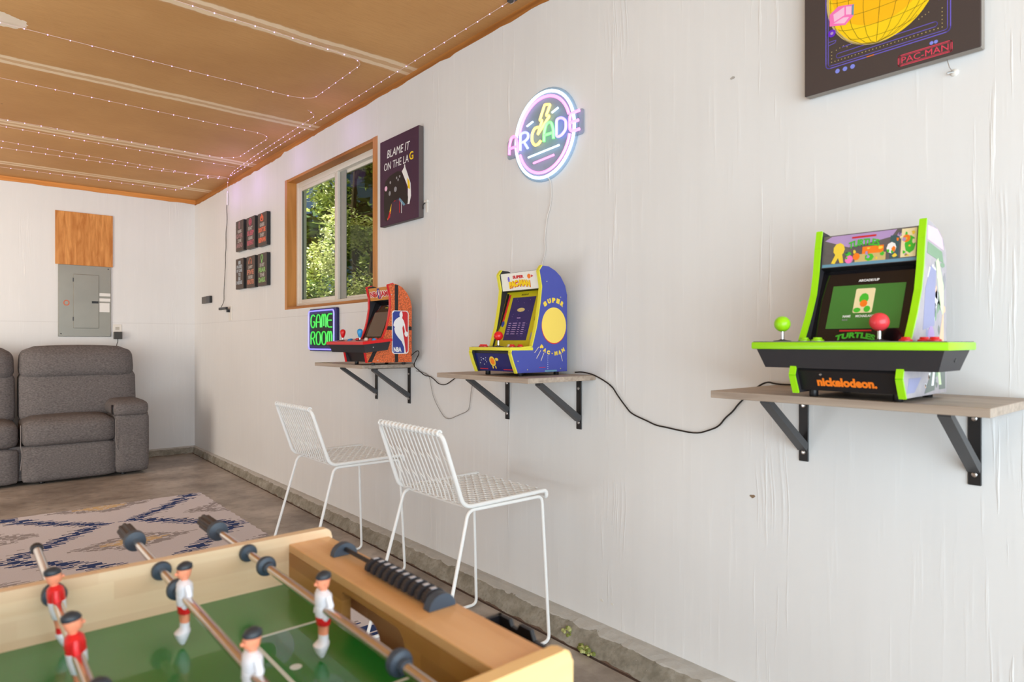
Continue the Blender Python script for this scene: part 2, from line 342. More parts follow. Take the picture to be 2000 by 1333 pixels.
def box(bm, x0, x1, y0, y1, z0, z1, mi=0, bev=0.0, seg=2):
    vs = [bm.verts.new((x, y, z)) for x in (x0, x1) for y in (y0, y1) for z in (z0, z1)]
    fs = []
    for i in ((0, 1, 3, 2), (4, 6, 7, 5), (0, 4, 5, 1), (2, 3, 7, 6), (0, 2, 6, 4), (1, 5, 7, 3)):
        f = bm.faces.new([vs[j] for j in i]); f.material_index = mi; fs.append(f)
    if bev > 0:
        es = list({e for f in fs for e in f.edges})
        r = bmesh.ops.bevel(bm, geom=es, offset=bev, segments=seg, profile=0.5, affect='EDGES')
        for f in r['faces']: f.material_index = mi
    return bm
def extr(bm, pts, vec, mi=0, side_mi=None):
    """closed polygon (3-D points) extruded along vec"""
    vec = Vector(vec); a = [bm.verts.new(p) for p in pts]; b = [bm.verts.new(Vector(p)+vec) for p in pts]; n = len(pts)
    f = bm.faces.new(a); f.material_index = mi; f = bm.faces.new(b[::-1]); f.material_index = mi
    for i in range(n):
        f = bm.faces.new([a[i], a[(i+1) % n], b[(i+1) % n], b[i]]); f.material_index = mi if side_mi is None else side_mi
    return bm
def tube(bm, pts, r, seg=8, mi=0, closed=False, caps=True, radii=None):
    pts = [Vector(p) for p in pts]; n = len(pts)
    if n < 2: return bm
    t0 = (pts[1]-pts[0]).normalized(); up = Vector((0, 0, 1)) if abs(t0.z) < 0.9 else Vector((1, 0, 0))
    nrm = t0.cross(up).normalized(); rings = []
    for i in range(n):
        if closed: t = (pts[(i+1) % n]-pts[i-1]).normalized()
        elif i == 0: t = t0
        elif i == n-1: t = (pts[-1]-pts[-2]).normalized()
        else: t = ((pts[i+1]-pts[i]).normalized()+(pts[i]-pts[i-1]).normalized()).normalized()
        if t.length < 1e-6: t = t0
        nrm = (nrm-t*nrm.dot(t)).normalized(); bn = t.cross(nrm); rr = radii[i] if radii else r
        rings.append([bm.verts.new(pts[i]+nrm*math.cos(2*math.pi*k/seg)*rr+bn*math.sin(2*math.pi*k/seg)*rr) for k in range(seg)])
    for i in range(n if closed else n-1):
        A, B = rings[i], rings[(i+1) % n]
        for k in range(seg):
            f = bm.faces.new([A[k], A[(k+1) % seg], B[(k+1) % seg], B[k]]); f.material_index = mi
    if caps and not closed:
        f = bm.faces.new(rings[0]); f.material_index = mi; f = bm.faces.new(rings[-1][::-1]); f.material_index = mi
    return bm
def lathe(bm, c, axis, prof, seg=20, mi=0, mis=None):
    """prof = [(along, radius)...] around axis through c"""
    ax = Vector(axis).normalized(); up = Vector((0, 0, 1)) if abs(ax.z) < 0.9 else Vector((1, 0, 0)); u = ax.cross(up).normalized(); v = ax.cross(u); c = Vector(c); R = []
    for h, r in prof: R.append([bm.verts.new(c+ax*h+(u*math.cos(2*math.pi*k/seg)+v*math.sin(2*math.pi*k/seg))*max(r, 1e-5)) for k in range(seg)])
    for i in range(len(R)-1):
        for k in range(seg):
            f = bm.faces.new([R[i][k], R[i][(k+1) % seg], R[i+1][(k+1) % seg], R[i+1][k]]); f.material_index = mis[i] if mis else mi
    f = bm.faces.new(R[0]); f.material_index = mis[0] if mis else mi; f = bm.faces.new(R[-1][::-1]); f.material_index = mis[-1] if mis else mi
    return bm
def ball(bm, c, r, mi=0, seg=18, sq=(1, 1, 1)):
    m = Matrix.Translation(c) @ Matrix.Diagonal((*sq, 1))
    x = bmesh.ops.create_uvsphere(bm, u_segments=seg, v_segments=seg//2, radius=r, matrix=m)
    for f in {f for v in x['verts'] for f in v.link_faces}: f.material_index = mi
    return bm
def smooth_path(pts, it=2):
    pts = [Vector(p) for p in pts]
    for _ in range(it):
        q = [pts[0]]
        for a, b in zip(pts, pts[1:]): q += [a*0.75+b*0.25, a*0.25+b*0.75]
        q.append(pts[-1]); pts = q
    return pts
def fillet(pts, r, closed=False, seg=5):
    pts = [Vector(p) for p in pts]; n = len(pts); out = []
    for i in range(n):
        if not closed and i in (0, n-1): out.append(pts[i]); continue
        p, a, b = pts[i], pts[i-1], pts[(i+1) % n]; da, db = a-p, b-p; rr = min(r, da.length*0.49, db.length*0.49)
        s, e = p+da.normalized()*rr, p+db.normalized()*rr
        for k in range(seg+1):
            t = k/seg; out.append(s*(1-t)**2+p*2*t*(1-t)+e*t*t)
    return out
class Frame:
    """a flat working plane: origin, right, up, outward normal"""
    def __init__(s, o, u, v):
        s.o = Vector(o); s.u = Vector(u).normalized(); s.v = Vector(v).normalized(); s.n = s.u.cross(s.v).normalized()
    def p(s, a, b, c=0.0): return s.o+s.u*a+s.v*b+s.n*c
def flat(name, F, polys, m, parent, t=0.0008, off=0.0):
    """thin raised prints: polys = [(points, material index)] in the frame plane"""
    bm = BM()
    for i, q in enumerate(polys):
        pts, mi = q if isinstance(q, tuple) and isinstance(q[1], int) else (q, 0)
        extr(bm, [F.p(a, b, off) for a, b in pts], F.n*(t+i*3e-5 if len(polys) < 20 else t), mi)
    return newobj(name, bm, m, parent)
def rect(a0, b0, a1, b1): return [(a0, b0), (a1, b0), (a1, b1), (a0, b1)]
def rrect(a0, b0, a1, b1, r, seg=5):
    out = []
    for cx, cy, s in ((a1-r, b0+r, -90), (a1-r, b1-r, 0), (a0+r, b1-r, 90), (a0+r, b0+r, 180)):
        for k in range(seg+1):
            t = math.radians(s+90*k/seg); out.append((cx+r*math.cos(t), cy+r*math.sin(t)))
    return out
def circ(a, b, ra, rb=None, n=28): rb = rb or ra; return [(a+ra*math.cos(2*math.pi*k/n), b+rb*math.sin(2*math.pi*k/n)) for k in range(n)]
def text(name, s, F, bx, m, parent, t=0.0008, off=0.0, bold=0.0, arc=0.0, shear=0.0):
    """lettering fitted to the box bx = (a0, b0, a1, b1) of frame F; arc bends the baseline"""
    cu = bpy.data.curves.new('lettering', 'FONT'); cu.body = s; cu.extrude = 0.5; cu.offset = bold; cu.resolution_u = 3; cu.shear = shear
    o = bpy.data.objects.new('lettering', cu); COL.objects.link(o)
    dg = bpy.context.evaluated_depsgraph_get(); dg.update()
    me = bpy.data.meshes.new_from_object(o.evaluated_get(dg)); bpy.data.objects.remove(o); bpy.data.curves.remove(cu)
    xs = [v.co.x for v in me.vertices]; ys = [v.co.y for v in me.vertices]; x0, x1, y0, y1 = min(xs), max(xs), min(ys), max(ys)
    for v in me.vertices:
        fx = (v.co.x-x0)/(x1-x0); fy = (v.co.y-y0)/(y1-y0); h = v.co.z+0.5
        a = bx[0]+(bx[2]-bx[0])*fx; b = bx[1]+(bx[3]-bx[1])*fy+arc*(1-(2*fx-1)**2)
        v.co = F.p(a, b, off+t*h)
    me.name = name; me.materials.clear(); me.materials.append(m)
    ob = bpy.data.objects.new(name, me); COL.objects.link(ob)
    if parent: ob.parent = parent
    return ob
def copy_tree(o, parent=None):
    c = o.copy(); COL.objects.link(c)
    if parent: c.parent = parent
    for ch in list(o.children): copy_tree(ch, c)
    return c

# ================================================================ THE ROOM
CZ = 2.51
bm = BM(); box(bm, -5.2, 0.10, -1.6, 7.15, -0.06, 0); struct('floor', bm, M_floor)
bm = BM(); box(bm, -5.2, 0.13, -1.6, 7.15, CZ, CZ+0.1); struct('ceiling', bm, M_ceil)
# right wall: drywall sheet with a ragged upper edge, window opening, framing behind it
WY0, WY1, WZ0, WZ1 = 3.287, 4.645, 1.33, 2.26
bm = BM()
box(bm, 0, 0.012, -1.6, 7.012, 0.066, WZ0); box(bm, 0, 0.012, -1.6, WY0, WZ0, WZ1); box(bm, 0, 0.012, WY1, 7.012, WZ0, WZ1)
top = []; y = -1.6
while y < 7.012:
    zt = 2.467+random.uniform(-0.004, 0.004)+(0.004 if random.random() < 0.15 else 0)
    if y > 4.70: zt -= 0.016
    top.append((y, zt)); y += random.uniform(0.03, 0.09)
top.append((7.012, 2.448))
pts = [(0, -1.6, WZ1)]+[(0, a, b) for a, b in top]+[(0, 7.012, WZ1)]
extr(bm, pts, (0.012, 0, 0))
struct('wall_right', bm, M_wallR)
bm = BM(); box(bm, 0.012, 0.11, -1.6, 7.13, 2.40, CZ); struct('trim_1', bm, M_trimlong, label='bare orange wood top plate along the side wall')
bm = BM()   # sheathing behind
box(bm, 0.10, 0.13, -1.6, 7.13, 0, WZ0-0.0); box(bm, 0.10, 0.13, -1.6, WY0, WZ0, WZ1); box(bm, 0.10, 0.13, WY1, 7.13, WZ0, WZ1); box(bm, 0.10, 0.13, -1.6, 7.13, WZ1, 2.4)
struct('wall_outside', bm, mat('sheathing', (150, 140, 126), 0.8))
# back wall
bm = BM(); pts = [(0, 7.0, 0.066), (-5.2, 7.0, 0.066)]; x = -5.2
while x < 0: pts.append((x, 7.0, 2.467+random.uniform(-0.003, 0.003))); x += random.uniform(0.05, 0.12)
pts.append((0, 7.0, 2.466)); extr(bm, pts, (0, 0.012, 0)); struct('wall_back', bm, M_wallB)
bm = BM(); box(bm, -5.2, 0.0115, 7.012, 7.13, 2.40, CZ); struct('trim_2', bm, wood_mat('bare_fir_back', (204, 128, 52), (230, 160, 82), (1.2, 10, 40), 0.55), label='bare orange wood top plate along the back wall')
bm = BM(); box(bm, -5.2, 0.1, 7.03, 7.13, 0, 2.4); struct('wall_back_outside', bm, mat('sheathing', (150, 140, 126), 0.8))
bm = BM(); box(bm, -5.2, -5.1, -1.6, 7.0, 0, CZ); struct('wall_left', bm, M_wallR)
bm = BM(); box(bm, -5.2, 0.1, -1.7, -1.6, 2.3, CZ); box(bm, -5.2, -4.8, -1.7, -1.6, 0, 2.3); struct('wall_front', bm, M_wallB)
# concrete kerbs along the walls
def kerb(name, horizontal):
    bm = BM(); n = 300; rows = []
    for i in range(n+1):
        t = i/n; s = -1.6+8.6*t if not horizontal else -5.1+5.1*t
        w = lambda k: random.uniform(-k, k)*0.45
        kf = 1.0 if horizontal else (0.030+0.088*(7.0-s)/5.6)/0.092
        prof = [(0.011, 0.0), (0.011, 0.069), (-0.022, 0.067+w(0.003)), (-0.050+w(0.004), 0.060+w(0.004)), (-0.064+w(0.003), 0.048), (-0.082+w(0.003), 0.022), (-0.092+w(0.003), 0.0)]
        if horizontal: rows.append([bm.verts.new((s, 7.0+a*0.55, b)) for a, b in prof])
        else: rows.append([bm.verts.new((a*kf if a < 0 else a, s, b)) for a, b in prof])
    for A, B in zip(rows, rows[1:]):
        for k in range(len(A)-1): bm.faces.new([A[k], A[k+1], B[k+1], B[k]])
    bm.faces.new(rows[0]); bm.faces.new(rows[-1])
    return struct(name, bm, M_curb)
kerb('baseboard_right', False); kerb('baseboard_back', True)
bm = BM(); extr(bm, [(-0.036, 6.95, -0.001), (-0.176, -1.6, -0.001), (-0.160, -1.6, -0.001), (-0.026, 6.95, -0.001)], (0, 0, 0.0025)); struct('trim_3', bm, mat('floor_joint', (84, 58, 44), 0.9, scale=20, rgb2=(52, 44, 38)), label='dark joint between floor and kerb')

# window
wf = bpy.data.objects.new('window_1', None); COL.objects.link(wf); wf['kind'] = 'structure'; wf['label'] = 'white sliding window set in a bare wood opening'
bm = BM(); box(bm, -0.002, 0.128, WY1-0.042, WY1+0.001, WZ0, WZ1); newobj('jamb', bm, M_sill, wf)
bm = BM(); box(bm, -0.002, 0.128, WY0-0.001, WY0+0.052, WZ0, WZ1); newobj('jamb', bm, M_sill, wf)
bm = BM(); box(bm, 0.002, 0.128, WY0+0.052, WY1-0.042, WZ1-0.018, WZ1); newobj('header', bm, M_trimlong, wf)
bm = BM(); box(bm, 0.0, 0.128, WY0+0.052, WY1-0.042, WZ0, WZ0+0.018); newobj('window_sill', bm, M_trimlong, wf)
fy0, fy1, fz0, fz1 = WY0+0.052, WY1-0.042, WZ0+0.018, WZ1-0.018
bm = BM()
box(bm, 0.066, 0.126, fy1-0.040, fy1, fz0, fz1, bev=0.003); box(bm, 0.066, 0.126, fy0, fy0+0.040, fz0, fz1, bev=0.003)
box(bm, 0.0665, 0.1255, fy0+0.036, fy1-0.036, fz1-0.040, fz1-0.0005, bev=0.003); box(bm, 0.0665, 0.1255, fy0+0.036, fy1-0.036, fz0+0.0005, fz0+0.026, bev=0.003)
newobj('window_frame', bm, M['vinyl'], wf, True, 0.5)
def sash(y0, y1, x0, x1, gm, w=0.040):
    bm = BM(); z0, z1 = fz0+0.024, fz1-0.038
    box(bm, x0, x1, y0, y0+w, z0, z1, bev=0.002); box(bm, x0, x1, y1-w, y1, z0, z1, bev=0.002)
    box(bm, x0+0.001, x1-0.001, y0+w, y1-w, z1-w*0.7, z1, bev=0.002); box(bm, x0+0.001, x1-0.001, y0+w, y1-w, z0, z0+w*0.7, bev=0.002)
    s = newobj('sash', bm, M['vinyl'], wf, True, 0.5)
    bm = BM(); xm = (x0+x1)/2; box(bm, xm-0.002, xm+0.002, y0+w-0.002, y1-w+0.002, z0+w*0.7-0.002, z1-w*0.7+0.002); newobj('pane', bm, gm, s)
    bm = BM()
    for a, b in ((y0+w, y0+w+0.006), (y1-w-0.006, y1-w)): box(bm, xm-0.005, xm+0.005, a, b, z0+w*0.7, z1-w*0.7)
    newobj('seal', bm, M['seal'], s)
mid = 3.965
sash(mid-0.022, fy1-0.038, 0.070, 0.092, M_glass); sash(fy0+0.036, mid+0.022, 0.098, 0.122, M_glass2, 0.030)
bm = BM(); box(bm, 0.093, 0.0975, 3.868, 3.940, fz0+0.026, fz1-0.04); newobj('screen_frame', bm, mat('grey_screen_frame', (150, 152, 146), 0.5), wf)

# ---- small wall marks and fixtures
def puck(name, label, cat, y, z, w, h, d, m, x=0.0):
    t = thing(name, label, cat, (x, y, z)); return t
# ================================================================ OUTSIDE
bm = BM(); box(bm, 0.13, 40, -20, 40, -0.25, -0.05); g = newobj('yard_ground', bm, mat('yard_grass', (86, 98, 52), 0.9, scale=3, rgb2=(120, 118, 70))); g['kind'] = 'structure'
leafA = mat('sunlit_leaf', (170, 186, 92), 0.5, var=0.3, scale=3); leafB = mat('highlight_leaf', (238, 238, 190), 0.5, var=0.2, scale=4); leafC = mat('deep_leaf', (84, 108, 62), 0.6, var=0.3, scale=3)  # leafA is coloured as sunlit, leafB paints cream sun highlights into the leaf colour
bark = mat('tree_bark', (84, 70, 56), 0.9, scale=12, bump=0.6)
def tree(label, x, y, h, crown, n, size, cols, seed, z0=0.4, trunk=0.06):
    r = random.Random(seed); t = thing('tree', label, 'tree', (x, y, -0.06), group='trees outside the window')
    bm = BM(); tube(bm, [(0, 0, 0), (0.05, 0.03, h*0.4), (-0.04, 0.05, h*0.75), (0, 0, h)], trunk, 10, radii=[trunk, trunk*0.8, trunk*0.5, trunk*0.2])
    cl = []
    for i in range(26):
        a = r.uniform(0, 6.28); zz = r.uniform(z0, h); rad = crown*math.sqrt(r.random())*(1.0-0.45*abs(zz/h-0.55))
        c = Vector((math.cos(a)*rad, math.sin(a)*rad, zz)); cl.append((c, r.uniform(0.22, 0.5)*crown*0.55))
        tube(bm, [(0, 0, max(0.2, zz-0.35)), c*0.6+Vector((0, 0, zz*0.38)), c], trunk*0.2, 5, radii=[trunk*0.3, trunk*0.2, trunk*0.08])
    newobj('trunk', bm, bark, t, True)
    bm = BM()
    for i in range(n):
        c, cr = r.choice(cl); d = Vector((r.gauss(0, 1), r.gauss(0, 1), r.gauss(0, 0.8))).normalized()*cr*(r.random()**0.4)
        p = c+d; u = Vector((r.uniform(-1, 1), r.uniform(-1, 1), r.uniform(-0.5, 0.5))).normalized(); w = u.cross(Vector((r.uniform(-.5, .5), r.uniform(-.5, .5), 1))).normalized()
        s = size*r.uniform(0.6, 1.3)
        q = [p-u*s, p-u*s*0.3+w*s*0.42, p+u*s*0.4+w*s*0.36, p+u*s, p+u*s*0.4-w*s*0.36, p-u*s*0.3-w*s*0.42]
        f = bm.faces.new([bm.verts.new(a) for a in q]); f.material_index = r.choice(cols)
    newobj('foliage', bm, [leafA, leafB, leafC], t)
    return t
tree('pale green leafy shrub tree close outside the left window pane', 2.7, 8.3, 2.9, 1.15, 17000, 0.032, (0, 1, 1, 1), 3, 0.3, 0.05)
tree('light green leafy tree low behind the right window pane', 2.6, 6.0, 2.2, 1.05, 15000, 0.028, (0, 1, 1, 1), 5, 0.3, 0.05)
tree('tall green tree rising behind the left window pane', 4.6, 12.6, 5.2, 2.0, 14000, 0.06, (0, 2, 1, 0), 9, 0.4, 0.12)
tree('dark green tree filling the upper right window pane', 5.0, 8.8, 5.2, 1.9, 16000, 0.06, (2, 2, 2, 0), 12, 0.5, 0.12)
tree('wide deep green tree farthest behind the window', 11.0, 20.0, 9.0, 5.5, 14000, 0.26, (2, 2, 0), 15, 0.2, 0.16)
tree('dark woodland tree far behind the right window pane', 10.6, 12.0, 7.5, 3.4, 9000, 0.2, (2, 2, 2, 0), 18, 0.2, 0.16)

# ================================================================ SHELVES
def shelf(label, y0, y1, zt, depth, brs, group='floating shelves under the arcade machines'):
    t = thing('wall_shelf', label, 'shelf', (0, (y0+y1)/2, zt-0.018), 0, group); c = (y0+y1)/2
    bm = BM(); box(bm, -depth, -0.001, y0-c, y1-c, 0.0, 0.018, bev=0.001, seg=1); newobj('board', bm, M_shelf, t)
    for by in brs:
        b = by-c; w = 0.0135
        bm = BM(); box(bm, -0.005, -0.0005, b-w, b+w, -0.190, -0.0005, bev=0.0015, seg=1)
        box(bm, -0.235, -0.006, b-w, b+w, -0.0045, -0.0003, bev=0.001, seg=1)
        br = newobj('bracket', bm, M['black_metal'], t)
        bm = BM(); a0 = Vector((-0.222, b, -0.006)); a1 = Vector((-0.006, b, -0.150)); d = (a1-a0).normalized(); n = Vector((-d.z, 0, d.x))*0.011
        extr(bm, [a0+Vector((0, -w*0.95, 0))-n+Vector((0.012, 0, 0)), a1+Vector((0, -w*0.95, 0))-n, a1+Vector((0, -w*0.95, 0))+n, a0+Vector((0, -w*0.95, 0))+n], (0, w*1.9, 0)); newobj('brace', bm, M['grey_metal'], br)
        for sz in (-0.035, -0.165):
            bm = BM(); lathe(bm, (-0.005, b, sz), (-1, 0, 0), [(0, 0.0062), (0.0015, 0.0060), (0.0026, 0.003)], 12); newobj('screw', bm, M['steel'], br)
    return t
shelf('grey oak wall shelf carrying the lime green arcade machine', 0.350, 0.945, 0.975, 0.330, (0.459, 0.860))
shelf('grey oak wall shelf carrying the blue and yellow arcade machine', 1.640, 2.190, 0.976, 0.335, (1.723, 2.146))
shelf('grey oak wall shelf carrying the orange basketball arcade machine', 2.890, 3.445, 0.986, 0.300, (2.945, 3.295))

# ================================================================ ARCADE MACHINES
# local frame: +x to the player's right, +y towards the wall (rear of the cabinet at y = 0), z up from the shelf
def prof_face(p0, p1, W_):
    """frame over the slanted face between profile points p0 (upper) and p1 (lower), origin at lower left"""
    o = (-W_/2, p1[0], p1[1]); return Frame(o, (1, 0, 0), (0, p0[0]-p1[0], p0[1]-p1[1])), math.hypot(p0[0]-p1[0], p0[1]-p1[1])
def cabinet(name, label, loc, W_, rear_x, prof, i_front, side_m, mold_m, body_m, deck):
    t = thing(name, label, 'arcade machine', loc, -math.pi/2, 'countertop arcade machines on the wall shelves')
    T = 0.012
    for s in (-1, 1):
        x0 = s*W_/2 - (T if s > 0 else 0)
        bm = BM(); extr(bm, [(x0, a, b) for a, b in prof], (T, 0, 0))
        for f in bm.faces:
            f.material_index = 1 if s*f.calc_center_median().x < W_/2-0.0115 else 0
        p = newobj('side_panel', bm, [side_m, M['soft_black']], t)
        bm = BM(); f = [Vector((0, a, b)) for a, b in prof[:i_front+1]]
        for a, b in zip(f, f[1:]):
            d = (b-a).normalized(); n = Vector((0, d.z, -d.y)); n = n if n.y < 0.2 or abs(n.y) > 0.3 else n
            q = [Vector((x0-0.001, a.y, a.z)), Vector((x0-0.001, b.y, b.z))]
            o = Vector((0, d.z, -d.y))*0.0032
            if (o.y*-1) < 0 and abs(o.y) > abs(o.z): o = -o
            extr(bm, [q[0]-o*0.4, q[1]-o*0.4, q[1]+o, q[0]+o], (T+0.002, 0, 0))
        newobj('edge_molding', bm, mold_m, p)
    return t
def stick(t, x, y, z, m, kind='ball', r=0.0185, h=0.045, name='joystick'):
    bm = BM()
    lathe(bm, (x, y, z), (0, 0, 1), [(0, 0.020), (0.0015, 0.020), (0.003, 0.009), (0.005, 0.0045), (h-0.01, 0.004)], 20, mis=[1, 1, 1, 2, 2])
    if kind == 'ball': ball(bm, (x, y, z+h), r, 0, 24)
    else: lathe(bm, (x, y, z+0.014), (0, 0, 1), [(0, 0.004), (0.004, 0.0072), (0.018, 0.0115), (0.030, 0.0140), (0.038, 0.0125), (0.043, 0.0065), (0.0445, 0.001)], 20)
    return newobj(name, bm, [m, M['soft_black'], M['steel']], t, True, 0.7)
def button(t, x, y, z, m, r=0.0125, name='button'):
    bm = BM(); lathe(bm, (x, y, z), (0, 0, 1), [(0, r), (0.003, r), (0.0042, r*0.86), (0.0046, r*0.72), (0.0052, r*0.70), (0.0085, r*0.64), (0.0092, r*0.35)], 18); return newobj(name, bm, m, t, True, 0.7)
def feet(t, W_, y0, y1):
    for sx in (-1, 1):
        for y in (y0, y1):
            bm = BM(); lathe(bm, (sx*(W_/2-0.028), y, 0.0), (0, 0, 1), [(0, 0.009), (0.002, 0.010), (0.015, 0.010)], 14); newobj('rubber_foot', bm, M['black'], t, True)
def body(t, pts, W_, m):
    bm = BM(); extr(bm, [(-W_/2+0.012, a, b) for a, b in pts], (W_-0.024, 0, 0)); return newobj('body', bm, m, t)
def screws(F, pos, parent, m=None):
    for a, b in pos:
        bm = BM(); lathe(bm, F.p(a, b, 0), F.n, [(0, 0.003), (0.0012, 0.0026), (0.0016, 0.001)], 10); newobj('screw', bm, m or M['steel'], parent)
def sidef(W_, s=1): # frame on the outer face of the player's right side panel: a runs towards the wall, b up
    return Frame((W_/2, 0, 0), (0, 1, 0), (0, 0, 1))

# ---- lime green machine (right)
W3 = 0.232; ZS3 = 0.975
prof3 = [(-0.126, 0.388), (-0.136, 0.345), (-0.145, 0.285), (-0.158, 0.235), (-0.183, 0.185), (-0.222, 0.120), (-0.240, 0.098), (-0.256, 0.070), (-0.263, 0.050), (-0.244, 0.010), (0, 0.012), (0, 0.325), (-0.018, 0.352), (-0.045, 0.370), (-0.09, 0.383)]
side_art3 = mat('pale_comic_print', (150, 146, 160), 0.5, scale=40, rgb2=(196, 188, 186))
m3 = cabinet('arcade_machine', 'lime green and black countertop arcade machine with a green screen', (-0.100, 0.604, ZS3), W3, 0, prof3, 9, side_art3, M['green'], M['black'], None)
body(m3, [(-0.004, 0.016), (-0.232, 0.016), (-0.250, 0.058), (-0.235, 0.10), (-0.190, 0.120), (-0.116, 0.292), (-0.132, 0.298), (-0.118, 0.376), (-0.06, 0.371), (-0.02, 0.345), (-0.004, 0.31)], W3, M['black'])
feet(m3, W3, -0.205, -0.03)
F, h = prof_face((-0.1190, 0.375), (-0.1330, 0.299), W3-0.026)
mq = flat('marquee', F, [(rect(0, 0, W3-0.026, h), 0)], mat('marquee_street_print', (74, 70, 74), 0.4, scale=30, rgb2=(120, 112, 112)), m3, 0.001, 0.0008)
w_ = W3-0.026
flat('marquee_print', F, [(rect(0.002, 0.001, w_-0.002, 0.008), 0), ([(0.004, 0.066), (0.06, 0.045), (0.10, 0.05), (0.15, 0.06), (0.16, h-0.002), (0.02, h-0.002)], 1), (rect(0.075, 0.008, 0.14, 0.026), 2), (rect(0.09, 0.026, 0.135, 0.043), 3),
     (circ(0.038, 0.042, 0.013, 0.016, 9), 4), ([(0.022, 0.010), (0.032, 0.034), (0.046, 0.030), (0.050, 0.009), (0.042, 0.009), (0.037, 0.022), (0.030, 0.008)], 4),
     (circ(0.062, 0.016, 0.009, 0.010, 9), 5), (circ(0.106, 0.017, 0.010, 0.009, 7), 6), (circ(0.078, 0.021, 0.008, 0.009, 7), 7),
     (rect(0.148, 0.009, 0.166, 0.062), 8), (circ(0.151, 0.034, 0.010, 0.013, 8), 9), (rect(0.170, 0.010, 0.200, h-0.003), 10), (circ(0.188, 0.038, 0.011, 0.020, 8), 6), (circ(0.180, 0.052, 0.008, 0.009, 8), 7)],
     [M['teal_ink'], M['lilac_ink'], M['tan_ink'], M['orange'], M['yel_ink'], M['pink_ink'], M['green_ink'], M['orange'], mat('dark_teal_ink', (60, 90, 96), 0.5), M['white_ink'], M['cream_ink']], mq, 0.0004, 0.0018)
_r = random.Random(11)
def clutter(n, a0, b0, a1, b1, smin, smax, nm):
    out = []
    for _ in range(n):
        c = (_r.uniform(a0, a1), _r.uniform(b0, b1)); q = _r.randint(4, 7); s_ = _r.uniform(smin, smax); ph = _r.uniform(0, 6)
        out.append(([(min(a1+smax*.3, max(a0-smax*.3, c[0]+s_*_r.uniform(.4, 1)*math.cos(ph+2*math.pi*k/q))), min(b1, max(b0, c[1]+s_*_r.uniform(.5, 1.3)*math.sin(ph+2*math.pi*k/q)))) for k in range(q)], _r.randrange(nm)))
    return out
flat('marquee_scene', F, clutter(16, 0.052, 0.011, 0.160, 0.040, 0.003, 0.007, 6)+clutter(15, 0.150, 0.012, 0.198, 0.068, 0.003, 0.008, 6), [M['green_ink'], M['orange'], mat('dark_teal_ink', (60, 90, 96), 0.5), M['cream_ink'], M['yel_ink'], M['lilac_ink']], mq, 0.0004, 0.0024)
text('lettering', 'TURTLES', F, (0.060, 0.040, 0.126, 0.056), M['green_ink'], mq, 0.0008, 0.0024, 0.03, 0.006)
flat('banner', F, [(rect(0.066, 0.065, 0.118, 0.069), 0)], M['red_ink'], mq, 0.0006, 0.0024)
F, h = prof_face((-0.1165, 0.290), (-0.1895, 0.1215), W3-0.024)
w_ = W3-0.024
bz = flat('bezel', F, [(rect(0, 0, w_, h), 0)], mat('gloss_black', (20, 18, 22), 0.08, var=0.05), m3, 0.002, 0.0)
sc = flat('screen', F, [(rect(0.030, 0.035, w_-0.024, h-0.040), 0)], M['screen_green'], m3, 0.001, 0.002)
flat('portrait_card', F, [(rrect(0.083, 0.073, 0.124, 0.134, 0.004), 0)], M['cream_ink'], sc, 0.0004, 0.003)
flat('portrait', F, [(circ(0.103, 0.108, 0.010, 0.014, 9), 0), (circ(0.104, 0.096, 0.008, 0.009, 9), 1), (circ(0.092, 0.080, 0.008, 0.006, 9), 0), (circ(0.113, 0.082, 0.007, 0.008, 9), 0)], [M['green_ink'], M['orange']], sc, 0.0004, 0.0034)
text('lettering', 'NAME      MICHAELANGELO', F, (0.064, 0.062, 0.142, 0.068), M['white_ink'], sc, 0.0004, 0.0032, 0.02)
text('lettering', 'RANK', F, (0.064, 0.054, 0.076, 0.059), M['grey_ink'], sc, 0.0004, 0.0032)
text('lettering', 'ARCADE1UP', F, (0.084, 0.152, 0.128, 0.158), M['white_ink'], bz, 0.0004, 0.0022, 0.03)
text('lettering', 'TURTLES', F, (0.056, 0.004, 0.140, 0.018), M['green_ink'], bz, 0.0004, 0.0022, 0.05, 0.008)
flat('banner', F, [(rect(0.062, 0.028, 0.130, 0.0315), 0)], M['red_ink'], bz, 0.0004, 0.0022)
screws(F, ((0.012, h-0.016), (w_-0.012, h-0.014)), bz)
# control deck, wider than the cabinet
CW = 0.402
bm = BM(); box(bm, -CW/2, CW/2, -0.280, -0.110, 0.108, 0.1245, bev=0.003); dk = newobj('control_panel', bm, M['green'], m3, True, 0.5)
bm = BM(); box(bm, -CW/2+0.004, CW/2-0.004, -0.277, -0.113, 0.1235, 0.1262); newobj('panel_top', bm, mat('control_top_print', (96, 92, 96), 0.25, scale=30, rgb2=(128, 122, 122)), dk)
bm = BM(); a = [(-CW/2+0.010, -0.272), (CW/2-0.010, -0.272), (CW/2-0.010, -0.116), (-CW/2+0.010, -0.116)]; b = [(-CW/2+0.024, -0.258), (CW/2-0.024, -0.258), (CW/2-0.024, -0.128), (-CW/2+0.024, -0.128)]
def frustum(bm, a, za, b, zb):
    A = [bm.verts.new((x, y, za)) for x, y in a]; B = [bm.verts.new((x, y, zb)) for x, y in b]; bm.faces.new(A); bm.faces.new(B[::-1])
    for i in range(4): bm.faces.new([A[i], A[(i+1) % 4], B[(i+1) % 4], B[i]])
frustum(bm, a, 0.108, b, 0.066); newobj('underside_tray', bm, M['soft_black'], dk)
bm = BM(); lathe(bm, (CW/2-0.0165, -0.185, 0.088), (1, 0, -0.3), [(0, 0.0045), (0.001, 0.0040), (0.0012, 0.001)], 12); newobj('socket', bm, M['black'], dk)
stick(m3, -0.158, -0.215, 0.126, M['green'], h=0.041); stick(m3, 0.055, -0.215, 0.126, M['pinkred'], h=0.041, r=0.0195)
